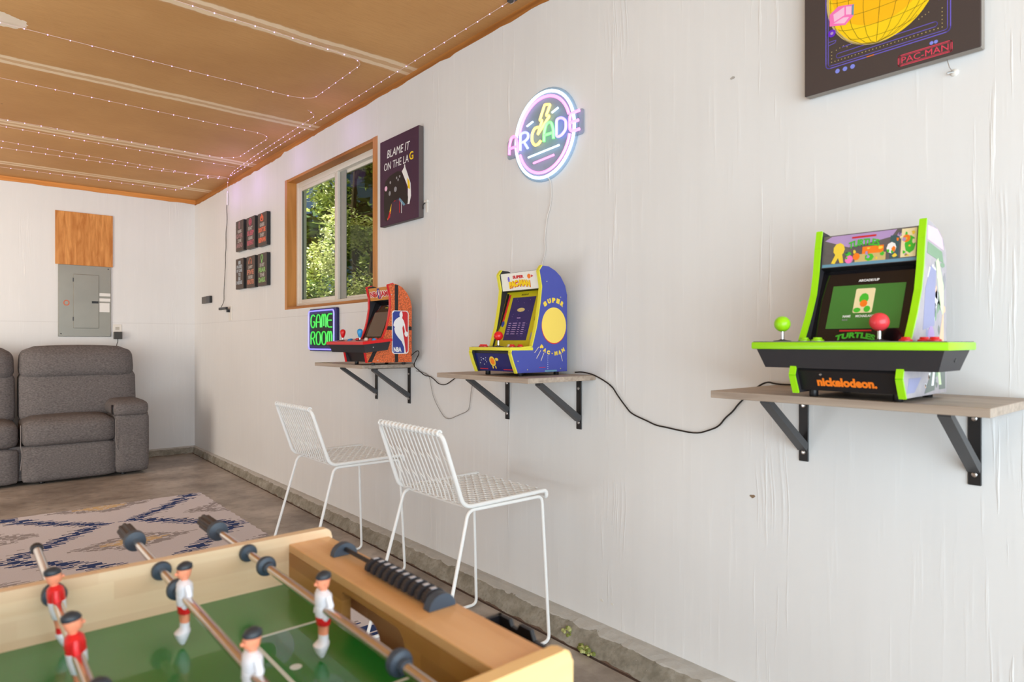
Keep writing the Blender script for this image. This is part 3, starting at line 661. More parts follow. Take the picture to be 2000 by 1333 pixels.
for x, y in ((-0.100, -0.225), (-0.078, -0.205), (-0.068, -0.232)): button(m3, x, y, 0.126, M['green'])
for x, y in ((0.112, -0.235), (0.136, -0.205), (0.162, -0.230)): button(m3, x, y, 0.126, M['red'])
for x in (-0.016, 0.030): button(m3, x, -0.178, 0.126, M['white_plastic'], 0.008)
flat('nozzle_print', Frame((-0.04, -0.274, 0.1264), (1, 0, 0), (0, 1, 0)), [(circ(0.05, 0.05, 0.03, 0.012, 12), 0)], M['green_ink'], dk, 0.0003)
F, h = prof_face((-0.2500, 0.058), (-0.2320, 0.016), W3-0.024)
text('lettering', 'nickelodeon.', F, (0.040, 0.012, 0.164, 0.033), M['orange'], m3, 0.0006, 0.0006, 0.05)
screws(F, ((0.05, h-0.006),), m3)
F = sidef(W3)
flat('comic_clutter', F, clutter(34, -0.125, 0.10, -0.012, 0.30, 0.006, 0.020, 6)+clutter(16, -0.20, 0.022, -0.012, 0.09, 0.004, 0.014, 6), [mat('slate_ink', (150, 152, 186), 0.5), mat('olive_grey_ink', (120, 128, 122), 0.5), mat('sage_ink', (130, 160, 130), 0.5), M['white_ink'], M['grey_ink'], mat('peach_ink', (236, 196, 164), 0.5)], m3, 0.0004, 0.0)
flat('side_print', F, [([(-0.12, 0.375), (-0.06, 0.372), (-0.03, 0.355), (-0.02, 0.33), (-0.12, 0.345)], 0), ([(-0.12, 0.34), (-0.03, 0.325), (-0.02, 0.30), (-0.125, 0.315)], 1), ([(-0.135, 0.24), (-0.10, 0.29), (-0.07, 0.28), (-0.08, 0.16), (-0.15, 0.15)], 2),
    ([(-0.07, 0.30), (-0.055, 0.31), (-0.02, 0.25), (-0.02, 0.18), (-0.04, 0.20)], 3), ([(-0.02, 0.20), (-0.06, 0.10), (-0.02, 0.09)], 4), (circ(-0.10, 0.13, 0.022, 0.03, 10), 5), ([(-0.16, 0.05), (-0.20, 0.02), (-0.24, 0.02), (-0.23, 0.05)], 2),
    ([(-0.14, 0.015), (-0.10, 0.06), (-0.13, 0.10), (-0.06, 0.09), (-0.08, 0.02)], 6), ([(-0.05, 0.02), (-0.04, 0.09), (-0.01, 0.09), (-0.01, 0.02)], 6), ([(-0.10, 0.03), (-0.085, 0.03), (-0.07, 0.09), (-0.08, 0.09)], 7), ([(-0.05, 0.03), (-0.035, 0.03), (-0.055, 0.09), (-0.065, 0.09)], 3)],
    [M['pinklt_ink'], mat('sage_ink', (130, 160, 130), 0.5), mat('slate_ink', (150, 152, 186), 0.5), mat('pale_green_ink', (214, 232, 186), 0.5), mat('peach_ink', (236, 196, 164), 0.5), M['lilac_ink'], mat('olive_grey_ink', (120, 128, 122), 0.5), M['white_ink']], m3, 0.0005, 0.0)

# ---- blue and yellow machine (middle)
W2 = 0.242; ZS2 = 0.976
prof2 = [(-0.128, 0.402), (-0.143, 0.384), (-0.130, 0.326), (-0.137, 0.270), (-0.146, 0.222), (-0.156, 0.176), (-0.178, 0.106), (-0.272, 0.098), (-0.277, 0.085), (-0.264, 0.049), (-0.248, 0.013), (0, 0.013), (0, 0.300), (-0.010, 0.335), (-0.034, 0.368), (-0.062, 0.388), (-0.095, 0.401)]
m2 = cabinet('arcade_machine', 'blue and yellow countertop arcade machine with a tall narrow screen', (-0.050, 1.861, ZS2), W2, 0, prof2, 10, M['navyblue'], M['yellow'], M['black'], None)
body(m2, [(-0.004, 0.017), (-0.240, 0.017), (-0.262, 0.082), (-0.262, 0.090), (-0.170, 0.094), (-0.098, 0.318), (-0.122, 0.320), (-0.133, 0.388), (-0.09, 0.392), (-0.04, 0.355), (-0.004, 0.29)], W2, M['black'])
feet(m2, W2, -0.21, -0.03)
w_ = W2-0.026
F, h = prof_face((-0.1340, 0.387), (-0.1230, 0.321), w_)
mq = flat('marquee', F, [(rect(0, 0, w_, h), 0)], mat('marquee_white', (240, 238, 230), 0.4, var=0.01), m2, 0.001, 0.0008)
text('lettering', 'SUPER', F, (0.070, 0.044, 0.132, 0.056), M['red_ink'], mq, 0.0006, 0.0018, 0.06, 0.0)
text('lettering_shadow', 'PAC-MAN', F, (0.046, 0.006, 0.166, 0.032), M['red_ink'], mq, 0.0004, 0.0018, 0.11, 0.006)
text('lettering', 'PAC-MAN', F, (0.044, 0.008, 0.164, 0.034), M['pure_yel'], mq, 0.0006, 0.0024, 0.07, 0.006)
flat('marquee_print', F, [(circ(0.162, 0.048, 0.010, 0.009, 10), 0), (circ(0.178, 0.048, 0.008, 0.006, 3), 1), (circ(0.045, 0.044, 0.006, 0.011, 6), 2)], [M['orange'], M['red_ink'], M['violet_ink']], mq, 0.0004, 0.0018)
F, h = prof_face((-0.0985, 0.316), (-0.1690, 0.0965), w_)
bz = flat('bezel', F, [(rect(0, 0, w_, h), 0)], mat('bezel_yellow', (196, 184, 24), 0.3, var=0.05), m2, 0.002, 0.0)
flat('bezel_print', F, [([(0.002, 0.07), (0.012, 0.10), (0.020, 0.21), (0.012, 0.225), (0.002, 0.225)], 0), ([(0.012, 0.09), (0.024, 0.12), (0.028, 0.22), (0.018, 0.22)], 1), (circ(0.020, 0.10, 0.010, 0.014, 5), 2), (rect(0.006, 0.036, 0.026, 0.064), 3),
    ([(w_-0.002, 0.07), (w_-0.012, 0.10), (w_-0.012, 0.17), (w_-0.002, 0.19)], 1), (circ(w_-0.014, 0.12, 0.008, 0.014, 5), 0), (rect(w_-0.022, 0.036, w_-0.006, 0.064), 3), ([(w_-0.002, 0.005), (w_-0.014, 0.01), (w_-0.004, 0.034)], 1)], [M['black_ink'], M['red_ink'], M['blue_ink'], M['grey_ink']], bz, 0.0003, 0.0021)
sc = flat('screen', F, [(rect(0.044, 0.034, w_-0.040, h-0.024), 0)], M['screen_navy'], m2, 0.001, 0.002)
text('lettering', 'ARCADE1UP', F, (0.090, h-0.017, 0.130, h-0.010), M['black_ink'], bz, 0.0004, 0.0021)
flat('screen_logo', F, [(circ(0.108, 0.155, 0.022, 0.008, 12), 0)], M['tan_ink'], sc, 0.0003, 0.003)
pl = [(circ(0.05+random.random()*0.115, 0.05+random.random()*0.15, 0.0009, 0.0009, 5), 0) for _ in range(22)]
for i in range(6):
    for x0, x1 in ((0.056, 0.070), (0.080, 0.104), (0.114, 0.124), (0.136, 0.150)): pl.append((rect(x0, 0.058+i*0.0085, x1, 0.0605+i*0.0085), 0))
pl.append((rect(0.096, 0.121, 0.116, 0.124), 0))
flat('score_table', F, pl, M['lilac_ink'], sc, 0.0003, 0.003)
bm = BM(); box(bm, -W2/2-0.0005, W2/2+0.0005, -0.279, -0.172, 0.0925, 0.1045, bev=0.002); dk = newobj('control_panel', bm, M['yellow'], m2, True, 0.5)
bm = BM(); box(bm, -W2/2+0.006, W2/2-0.006, -0.272, -0.178, 0.1035, 0.1056); newobj('panel_top', bm, mat('control_top_slate', (92, 92, 100), 0.3), dk)
stick(m2, 0.000-0.012, -0.225, 0.1056, M['red'], h=0.040, r=0.0175)
for x, y in ((-0.092, -0.240), (-0.068, -0.245), (0.066, -0.225), (0.088, -0.205)): button(m2, x, y, 0.1056, M['red'], 0.0125)
for x in (0.010, 0.030): button(m2, x, -0.193, 0.1056, M['white_plastic'], 0.008)
F, h = prof_face((-0.2620, 0.082), (-0.2400, 0.017), W2-0.024)
fp = flat('front_panel', F, [(rect(0, 0, W2-0.024, h), 0)], M['navyscreen'], m2, 0.001, 0.0003)
pl = [(circ(0.022+random.random()*0.045, 0.022+random.random()*0.03, 0.0018, 0.0018, 5), 0) for _ in range(9)]
pl += [(rect(0.012, 0.006, 0.060, 0.009), 1), (rect(0.150, 0.006, 0.205, 0.009), 1), (circ(0.098, 0.038, 0.017, 0.019, 14), 2), (circ(0.098, 0.038, 0.012, 0.013, 14), 3), (circ(0.125, 0.046, 0.009, 0.006, 8), 2), (rect(0.090, 0.010, 0.095, 0.020), 2), (rect(0.106, 0.010, 0.111, 0.020), 2)]
flat('front_print', F, pl, [M['white_ink'], M['red_ink'], M['yel_ink'], M['orange']], fp, 0.0004, 0.0013)
F = sidef(W2); cy = 0.185
ds = flat('side_print', F, [(circ(-0.0685, cy-0.003, 0.0625, 0.0665, 40), 1), (circ(-0.068, cy, 0.0620, 0.0660, 40), 0)], [M['pale_yel'], M['red_ink']], m2, 0.0005, 0.0)
for k, ch in enumerate('SUPER'):
    a = math.radians(123-15.8*k); r = 0.090
    c = (-0.068+r*0.92*math.cos(a), cy+r*1.03*math.sin(a)); tx = Vector((0, math.sin(a), -math.cos(a))); up = Vector((0, math.cos(a), math.sin(a)))
    text('lettering', ch, Frame((W2/2, c[0], c[1]), tx, up), (-0.0085, -0.009, 0.0085, 0.009), M['yel_ink'], m2, 0.0006, 0.0, 0.09)
for k, ch in enumerate('PAC-MAN'):
    a = math.radians(-131+11.7*k); r = 0.0955
    c = (-0.068+r*1.0*math.cos(a), cy-0.006+r*1.03*math.sin(a)); tx = Vector((0, -math.sin(a), math.cos(a))); up = Vector((0, -math.cos(a), -math.sin(a)))
    hh = 0.0075 if ch != '-' else 0.0015
    text('lettering', ch, Frame((W2/2, c[0], c[1]), tx, up), (-0.0075 if ch != '-' else -0.003, -hh, 0.0075 if ch != '-' else 0.003, hh), M['yel_ink'], m2, 0.0006, 0.0, 0.09)
pl = []
for a, r0, r1 in ((-134, 0.112, 0.140), (-126, 0.114, 0.150), (-117, 0.114, 0.146), (-72, 0.110, 0.140), (-66, 0.112, 0.158), (-58, 0.112, 0.138), (-50, 0.112, 0.128)):
    t_ = math.radians(a); d = (math.cos(t_), math.sin(t_)); n = (-d[1]*0.0009, d[0]*0.0009); c = (-0.068, cy)
    q = [(c[0]+d[0]*r0+n[0], c[1]+d[1]*r0+n[1]), (c[0]+d[0]*r1+n[0], c[1]+d[1]*r1+n[1]), (c[0]+d[0]*r1-n[0], c[1]+d[1]*r1-n[1]), (c[0]+d[0]*r0-n[0], c[1]+d[1]*r0-n[1])]
    if all(p[0] < -0.003 and p[1] > 0.02 for p in q): pl.append((q, 0))
for k in range(9): pl.append((circ(-0.100, 0.088-0.0078*k, 0.0012, 0.0012, 6), 1))
pl.append((rect(-0.142, 0.030, -0.112, 0.032), 2))
pl.append((rect(-0.115, 0.014, -0.055, 0.020), 3))
flat('rays_print', F, pl, [M['cream_ink'], M['white_ink'], M['red_ink'], M['teal_ink']], m2, 0.0005, 0.0)
screws(F, ((-0.105, 0.345), (-0.035, 0.290), (-0.255, 0.052) if False else (-0.245, 0.055), (-0.20, 0.024), (-0.035, 0.024)), m2)

# ---- orange basketball machine (left)
W1 = 0.226; ZS1 = 0.986
prof1 = [(-0.105, 0.400), (-0.134, 0.392), (-0.121, 0.340), (-0.120, 0.285), (-0.128, 0.232), (-0.140, 0.184), (-0.162, 0.132), (-0.215, 0.110), (-0.252, 0.062), (-0.268, 0.014), (0, 0.012), (0, 0.290), (-0.008, 0.325), (-0.028, 0.358), (-0.055, 0.384), (-0.085, 0.397)]
prof1b = prof1[:7]+[(-0.235, 0.112), (-0.262, 0.100), (-0.258, 0.072), (-0.246, 0.014)]+prof1[10:]
m1 = cabinet('arcade_machine', 'orange basketball-patterned countertop arcade machine with red trim', (-0.066, 2.930, ZS1), W1, 0, prof1b, 10, M['basket'], M['red'], M['black'], None)
body(m1, [(-0.004, 0.017), (-0.225, 0.017), (-0.250, 0.070), (-0.240, 0.10), (-0.165, 0.110), (-0.082, 0.318), (-0.112, 0.322), (-0.125, 0.386), (-0.08, 0.388), (-0.03, 0.345), (-0.004, 0.28)], W1, M['black'])
feet(m1, W1, -0.20, -0.03)
w_ = W1-0.026
F, h = prof_face((-0.1262, 0.386), (-0.1132, 0.323), w_)
mq = flat('marquee', F, [(rect(0, 0, w_, h), 0)], mat('marquee_gold', (206, 160, 66), 0.4, scale=30, rgb2=(214, 120, 60)), m1, 0.001, 0.0008)
text('lettering_outline', 'NBA JAM', F, (0.008, 0.008, w_-0.008, 0.048), M['white_ink'], mq, 0.0004, 0.0018, 0.11)
text('lettering', 'NBA JAM', F, (0.012, 0.011, w_-0.012, 0.045), M['red_ink'], mq, 0.0005, 0.0022, 0.04)
flat('marquee_badge', F, [(rrect(w_/2-0.012, 0.008, w_/2+0.012, 0.060, 0.004), 0), ([(w_/2-0.002, 0.010), (w_/2+0.009, 0.010), (w_/2+0.009, 0.057), (w_/2+0.001, 0.045)], 1), (circ(w_/2, 0.048, 0.004, 0.005, 8), 2), ([(w_/2-0.007, 0.026), (w_/2-0.003, 0.042), (w_/2+0.005, 0.041), (w_/2+0.005, 0.012), (w_/2+0.001, 0.026)], 2)], [M['blue_ink'], M['red_ink'], M['white_ink']], mq, 0.0005, 0.0028)
F, h = prof_face((-0.0825, 0.316), (-0.1645, 0.1115), W1-0.024); w_ = W1-0.024
bz = flat('bezel', F, [(rect(0, 0, w_, h), 0)], mat('gloss_black', (20, 18, 22), 0.08), m1, 0.002, 0.0)
flat('screen', F, [(rect(0.034, 0.030, w_-0.022, h-0.058), 0)], M['screen_grey'], m1, 0.001, 0.002)
flat('bezel_scratch_print', F, [([(0.05, 0.19), (0.07, 0.20), (0.055, 0.175), (0.068, 0.199)], 0), (rect(0.13, 0.196, 0.165, 0.198), 0), (rect(0.146, 0.178, 0.148, 0.198), 0), (rect(0.125, 0.183, 0.15, 0.186), 1)], [M['grey_ink'], M['yel_ink']], bz, 0.0003, 0.0022)
DX = -0.033; CW = 0.395     # deck sits a little to the player's left
bm = BM(); x0, x1 = DX-CW/2, DX+CW/2
tilt = lambda y: 0.130+(y+0.14)*0.11
q = [(x0, -0.296), (x1, -0.296), (x1, -0.140), (x0, -0.140)]
for ddz, mi in ((0, 0),):
    A = [bm.verts.new((x, y, tilt(y)-0.013)) for x, y in q]; B = [bm.verts.new((x, y, tilt(y))) for x, y in q]; bm.faces.new(A); bm.faces.new(B[::-1])
    for i in range(4): bm.faces.new([A[i], A[(i+1) % 4], B[(i+1) % 4], B[i]])
dk = newobj('control_panel', bm, M['red'], m1)
bm = BM(); q2 = [(x0+0.004, -0.292), (x1-0.004, -0.292), (x1-0.004, -0.144), (x0+0.004, -0.144)]
A = [bm.verts.new((x, y, tilt(y)-0.001)) for x, y in q2]; B = [bm.verts.new((x, y, tilt(y)+0.0012)) for x, y in q2]; bm.faces.new(A); bm.faces.new(B[::-1])
for i in range(4): bm.faces.new([A[i], A[(i+1) % 4], B[(i+1) % 4], B[i]])
newobj('panel_top', bm, mat('red_deck_print', (188, 60, 50), 0.3, scale=20, rgb2=(214, 96, 60)), dk)
bm = BM()
A = [bm.verts.new((x, y, tilt(y)-0.013)) for x, y in ((x0+0.008, -0.288), (x1-0.008, -0.288), (x1-0.008, -0.146), (x0+0.008, -0.146))]
B = [bm.verts.new((x, y, z)) for x, y, z in ((x0+0.022, -0.274, 0.062), (x1-0.016, -0.274, 0.062), (x1-0.016, -0.156, 0.075), (x0+0.022, -0.156, 0.075))]
bm.faces.new(A); bm.faces.new(B[::-1])
for i in range(4): bm.faces.new([A[i], A[(i+1) % 4], B[(i+1) % 4], B[i]])
newobj('underside_tray', bm, M['soft_black'], dk)
bm = BM(); lathe(bm, (x1-0.013, -0.235, 0.088), (1, 0, -0.2), [(0, 0.004), (0.0015, 0.0032)], 10); newobj('screw', bm, M['steel'], dk)
stick(m1, DX-0.135, -0.235, tilt(-0.235), M['red'], 'bat'); stick(m1, DX+0.050, -0.235, tilt(-0.235), M['blue'], 'bat')
for x, y, mm in ((-0.085, -0.215, 'blue'), (-0.060, -0.235, 'blue'), (-0.045, -0.200, 'red'), (0.095, -0.225, 'white_plastic'), (0.120, -0.215, 'red'), (0.145, -0.200, 'red'), (0.165, -0.220, 'blue'), (0.01, -0.18, 'white_plastic')): button(m1, DX+x, y, tilt(y), M[mm], 0.0115)
F, h = prof_face((-0.250, 0.070), (-0.225, 0.017), W1-0.024)
flat('front_panel', F, [(rect(0, 0, W1-0.024, h), 0)], M['black'], m1, 0.001, 0.0003)
F = sidef(W1)
flat('seam_print', F, [(rect(-0.097, 0.013, -0.078, 0.394), 0), ([(-0.146, 0.172), (-0.001, 0.172), (-0.001, 0.190), (-0.139, 0.190)], 0), ([(-0.244, 0.016), (-0.222, 0.016), (-0.185, 0.085), (-0.207, 0.085)], 0)], M['black_ink'], m1, 0.0005, 0.0)
lg = flat('logo_panel', F, [(rrect(-0.113, 0.055, -0.019, 0.268, 0.014), 0)], M['white_ink'], m1, 0.0008, 0.0)
def clipx(xf, lo, hi, left):
    return None
logo = lambda a, b: (-0.109+a*0.086, 0.0585+b*0.206)
blue = [logo(a, b) for a, b in ((0.10, 0.0), (0.85, 0.0), (0.55, 0.5), (0.50, 1.0), (0.12, 1.0), (0.0, 0.95), (0.0, 0.05))]
redp = [logo(a, b) for a, b in ((0.85, 0.0), (0.92, 0.01), (1.0, 0.05), (1.0, 0.95), (0.90, 1.0), (0.50, 1.0), (0.55, 0.5))]
man = [logo(a, b) for a, b in ((0.46, 0.97), (0.56, 1.0), (0.63, 0.97), (0.65, 0.90), (0.61, 0.84), (0.72, 0.78), (0.80, 0.68), (0.84, 0.56), (0.88, 0.52), (0.98, 0.50), (1.0, 0.44), (0.94, 0.39), (0.82, 0.40), (0.76, 0.46), (0.80, 0.52), (0.76, 0.60), (0.68, 0.67), (0.63, 0.60), (0.66, 0.50), (0.74, 0.34), (0.80, 0.18), (0.86, 0.0), (0.76, 0.0), (0.74, 0.14), (0.58, 0.28), (0.34, 0.38), (0.16, 0.48), (0.10, 0.58), (0.14, 0.62), (0.04, 0.66), (0.08, 0.74), (0.18, 0.80), (0.36, 0.85), (0.46, 0.86), (0.44, 0.92))]
flat('logo_print', F, [(blue, 0), (redp, 1)], [M['blue_ink'], M['red_ink']], lg, 0.0004, 0.0008)
flat('logo_figure', F, [(man, 0)], M['white_ink'], lg, 0.0004, 0.0013)
text('lettering', 'NBA', F, (-0.104, 0.064, -0.060, 0.088), M['white_ink'], lg, 0.0004, 0.0013, 0.05)
screws(F, ((-0.115, 0.345), (-0.02, 0.355) if False else (-0.03, 0.335), (-0.025, 0.262), (-0.19, 0.024)), m1)

# ================================================================ CABLES
def cable(name, label, pts, r, m, cat='cable', it=2):
    bm = BM(); tube(bm, smooth_path(pts, it), r, 6); o = newobj(name, bm, m, None, True); return tag(o, label, cat)
cable('power_cable', 'long black cable sagging along the wall between middle and right shelves',
  [(-0.012, 1.735, 0.984), (-0.012, 1.70, 0.987), (-0.012, 1.66, 0.982), (-0.012, 1.636, 0.977), (-0.008, 1.60, 0.962), (-0.008, 1.554, 0.94), (-0.008, 1.53, 0.91), (-0.008, 1.490, 0.87), (-0.008, 1.465, 0.848), (-0.008, 1.401, 0.831), (-0.008, 1.36, 0.818), (-0.008, 1.32, 0.816), (-0.008, 1.28, 0.812), (-0.008, 1.202, 0.807), (-0.008, 1.16, 0.822), (-0.008, 1.123, 0.838), (-0.008, 1.10, 0.868), (-0.008, 1.076, 0.887), (-0.008, 1.055, 0.915), (-0.008, 1.00, 0.965), (-0.008, 0.965, 0.985), (-0.022, 0.93, 0.9785), (-0.03, 0.85, 0.981), (-0.06, 0.74, 0.981)], 0.0026, M['black_wire'])
cable('power_cable', 'black cable looping from the basketball machine to the middle shelf',
  [(-0.075, 2.83, 1.02), (-0.05, 2.79, 1.06), (-0.03, 2.80, 1.045), (-0.02, 2.86, 1.00), (-0.014, 2.885, 0.975), (-0.010, 2.84, 0.955), (-0.010, 2.783, 0.928), (-0.010, 2.74, 0.93), (-0.010, 2.70, 0.915), (-0.010, 2.66, 0.893), (-0.010, 2.60, 0.891), (-0.010, 2.53, 0.925), (-0.008, 2.48, 0.945), (-0.008, 2.30, 0.96), (-0.008, 2.215, 0.975), (-0.03, 2.17, 0.981), (-0.05, 2.05, 0.981), (-0.06, 1.95, 0.985)], 0.0024, M['black_wire'])
cable('grey_cord', 'thin grey cord hanging in a deep loop left of the middle shelf',
  [(-0.004, 2.875, 0.950), (-0.004, 2.80, 0.945), (-0.008, 2.745, 0.929), (-0.008, 2.73, 0.88), (-0.008, 2.713, 0.829), (-0.008, 2.66, 0.77), (-0.008, 2.594, 0.721), (-0.008, 2.50, 0.755), (-0.008, 2.428, 0.778), (-0.008, 2.41, 0.80), (-0.008, 2.397, 0.88), (-0.008, 2.38, 0.94), (-0.008, 2.26, 0.965), (-0.008, 2.2, 0.968)], 0.0018, M['grey_wire'])
cable('hanging_cord', 'thin white cord dropping from the round neon sign to the middle machine',
  [(-0.012, 1.890, 1.757), (-0.006, 1.874, 1.74), (-0.006, 1.872, 1.664), (-0.006, 1.885, 1.620), (-0.006, 1.895, 1.606), (-0.006, 1.905, 1.55), (-0.006, 1.911, 1.506), (-0.006, 1.905, 1.46), (-0.006, 1.925, 1.42), (-0.010, 1.93, 1.37), (-0.012, 1.93, 1.28)], 0.0022, M['white_wire'])

# ================================================================ NEON SIGNS
sx_, sz_ = 1.907, 1.928
ns = thing('neon_sign', 'round multicoloured neon sign reading ARCADE with a yellow bolt', 'neon sign', (-0.004, sx_, sz_), -math.pi/2)
F = Frame((0, 0, 0), (1, 0, 0), (0, 0, 1))   # local: right / up; normal = -y (towards the room)
def ring(r, d=-0.010, n=48): return [F.p(r*math.cos(2*math.pi*k/n), r*math.sin(2*math.pi*k/n), -d) for k in range(n)]
bm = BM(); extr(bm, [F.p(a, b, 0.0) for a, b in circ(0, 0, 0.186, None, 48)], F.n*0.005)
extr(bm, [F.p(a, b, 0.0005) for a, b in rrect(-0.232, -0.052, -0.16, 0.030, 0.012)], F.n*0.004); extr(bm, [F.p(a, b, 0.0005) for a, b in rrect(0.16, -0.045, 0.214, 0.052, 0.012)], F.n*0.004)
newobj('acrylic_backing', bm, M_acr, ns)
def neon(name, paths, m, r=0.0036, closed=(), fl=0.010, z=0.012, parent=ns, FF=None):
    bm = BM(); FF = FF or F
    for i, p in enumerate(paths):
        c = i in closed; q = fillet([FF.p(a, b, z) for a, b in p], fl, c); tube(bm, q, r, 8, closed=c)
    return newobj(name, bm, m, parent, True)
bm = BM(); tube(bm, ring(0.170), 0.0062, 8, closed=True); newobj('outer_ring_tube', bm, G['white'], ns, True)
# pink inner ring broken where the word crosses it
def arcp(r, a0, a1, n=24): return [(r*math.cos(math.radians(a0+(a1-a0)*k/n)), r*math.sin(math.radians(a0+(a1-a0)*k/n))) for k in range(n+1)]
neon('inner_ring_tube', [arcp(0.150, 18, 168), arcp(0.150, 200, 348)], G['pink'], 0.0060, fl=0.001)
neon('bolt_tube', [[(0.008, 0.118), (-0.022, 0.062), (-0.006, 0.060), (-0.034, 0.008), (0.036, 0.066), (0.016, 0.072), (0.040, 0.110)]], G['yellow'], 0.0055, (0,), 0.006)
neon('dash_tube', [[(0.050, 0.075), (0.084, 0.085)], [(-0.098, 0.058), (-0.062, 0.068)], [(-0.090, -0.072), (0.090, -0.062)]], G['white'], 0.0042)
neon('dash_tube', [[(-0.058, -0.102), (0.060, -0.094)]], G['pink'], 0.0045)
LW, LH = 0.054, 0.070
def gl(ch, x, y):
    s = lambda pts: [(x+a*LW, y+b*LH) for a, b in pts]
    if ch == 'A': return [s([(0, 0), (0.02, 0.55), (0.22, 0.95), (0.5, 1.03), (0.78, 0.95), (0.98, 0.55), (1, 0)]), s([(0.06, 0.36), (0.94, 0.36)])], ()
    if ch == 'R': return [s([(0, 0), (0, 1), (0.55, 1), (0.9, 0.85), (0.9, 0.6), (0.5, 0.46), (0.08, 0.46)]), s([(0.42, 0.44), (0.85, 0)])], ()
    if ch == 'C': return [s([(0.98, 0.84), (0.7, 1), (0.3, 1), (0, 0.72), (0, 0.28), (0.3, 0), (0.7, 0), (0.98, 0.16)])], ()
    if ch == 'D': return [s([(0, 0), (0, 1), (0.5, 1), (0.95, 0.75), (0.95, 0.25), (0.5, 0)])], (0,)
    if ch == 'E': return [s([(0.95, 1), (0.25, 1), (0.02, 0.85), (0.02, 0.15), (0.25, 0), (0.95, 0)]), s([(0.05, 0.5), (0.85, 0.5)])], ()
for i, (ch, mm) in enumerate(zip('ARCADE', ('hot', 'blue', 'yellow', 'green', 'purple', 'pink'))):
    p, c = gl(ch, -0.2085+i*0.0715, -0.036+i*0.0018); neon('letter_tube', p, G[mm], 0.0060, c, 0.012, 0.014)
# GAME ROOM
y1_, y0_ = 4.172, 3.772
gs = thing('neon_sign', 'rectangular neon sign reading GAME ROOM in green inside a violet border', 'neon sign', (-0.004, (y0_+y1_)/2, 1.046), -math.pi/2)
w, h = 0.39, 0.258
F2 = Frame((-w/2, 0, 0), (1, 0, 0), (0, 0, 1))
bm = BM(); extr(bm, [F2.p(a, b, 0.0) for a, b in rrect(-0.004, -0.006, w+0.012, h+0.010, 0.014)], F2.n*0.016); newobj('backing_case', bm, mat('sign_case_navy', (30, 24, 84), 0.4), gs)
bm = BM(); extr(bm, [F2.p(a, b, 0.0155) for a, b in rrect(0.03, 0.028, w-0.03, h-0.024, 0.006)], F2.n*0.002); newobj('grille', bm, mat('sign_grille', (42, 38, 46), 0.6), gs)
bm = BM(); tube(bm, [F2.p(a, b, 0.026) for a, b in rrect(0.006, 0.006, w-0.006, h-0.004, 0.022, 6)], 0.0046, 8, closed=True); newobj('border_tube', bm, glow('neon_lavender', (110, 100, 255), 0.85, 0.35), gs, True)
def gl2(ch, x, y, LW, LH):
    s = lambda pts: [(x+a*LW, y+b*LH) for a, b in pts]
    if ch == 'G': return [s([(0.95, 0.88), (0.7, 1), (0.3, 1), (0, 0.75), (0, 0.25), (0.3, 0), (0.7, 0), (0.95, 0.25), (0.95, 0.46), (0.6, 0.46)])], ()
    if ch == 'A': return [s([(0, 0), (0, 0.6), (0.25, 1), (0.75, 1), (1, 0.6), (1, 0)]), s([(0.04, 0.42), (0.96, 0.42)])], ()
    if ch == 'M': return [s([(0, 0), (0, 0.75), (0.15, 1), (0.38, 1), (0.5, 0.8), (0.5, 0.1)]), s([(0.5, 0.8), (0.62, 1), (0.85, 1), (1, 0.75), (1, 0)])], ()
    if ch == 'E': return [s([(1, 1), (0.25, 1), (0, 0.8), (0, 0.2), (0.25, 0), (1, 0)]), s([(0.04, 0.52), (0.9, 0.52)])], ()
    if ch == 'R': return [s([(0, 0), (0, 0.8), (0.25, 1), (0.75, 1), (0.95, 0.85), (0.95, 0.62), (0.6, 0.48), (0.08, 0.48)]), s([(0.5, 0.46), (0.95, 0)])], ()
    if ch == 'O': return [s([(0.25, 0), (0, 0.25), (0, 0.75), (0.25, 1), (0.75, 1), (1, 0.75), (1, 0.25), (0.75, 0)])], (0,)
for word, yb in (('GAME', 0.146), ('ROOM', 0.036)):
    for i, ch in enumerate(word):
        p, c = gl2(ch, 0.040+i*0.083, yb, 0.062, 0.082); neon('letter_tube', p, G['game'], 0.0046, c, 0.012, 0.024, gs, F2)

# ================================================================ WALL ART
# big dark canvas with the yellow gridded dome (top right)
cv = thing('wall_canvas', 'large dark canvas print of a yellow gridded ball, high on the wall', 'wall art', (-0.002, 0.844, 1.770), -math.pi/2)
CWd, CHt = 0.405, 0.56
bm = BM(); box(bm, 0, CWd, -0.030, -0.001, 0, CHt, bev=0.002, seg=1)
for f in bm.faces:
    f.material_index = 0 if f.calc_center_median().y < -0.028 else 1
newobj('canvas_panel', bm, [M['canvas'], M['canvas_edge']], cv)
F = Frame((0, -0.030, 0), (1, 0, 0), (0, 0, 1))
def line(pts, w, closed=False):
    """ribbon quads along a 2-D polyline"""
    out = []; n = len(pts)
    for i in range(n if closed else n-1):
        (x0, y0), (x1, y1) = pts[i], pts[(i+1) % n]; dx, dy = x1-x0, y1-y0; l = math.hypot(dx, dy) or 1; nx, ny = -dy/l*w/2, dx/l*w/2; ex, ey = dx/l*w*0.3, dy/l*w*0.3
        out.append(([(x0-ex+nx, y0-ey+ny), (x0-ex-nx, y0-ey-ny), (x1+ex-nx, y1+ey-ny), (x1+ex+nx, y1+ey+ny)], 0))
    return out
maze = line(rrect(0.058, 0.057, 0.345, 0.52, 0.010), 0.0022, True)+line(rrect(0.064, 0.063, 0.339, 0.514, 0.006), 0.0014, True)+line(rrect(0.085, 0.078, 0.318, 0.090, 0.006), 0.0014, True)
maze += line([(0.064, 0.118), (0.082, 0.121), (0.084, 0.127), (0.066, 0.127)], 0.0014)+line([(0.338, 0.138), (0.320, 0.140), (0.320, 0.150), (0.336, 0.158)], 0.0014)+line([(0.10, 0.103), (0.135, 0.104)], 0.0014)
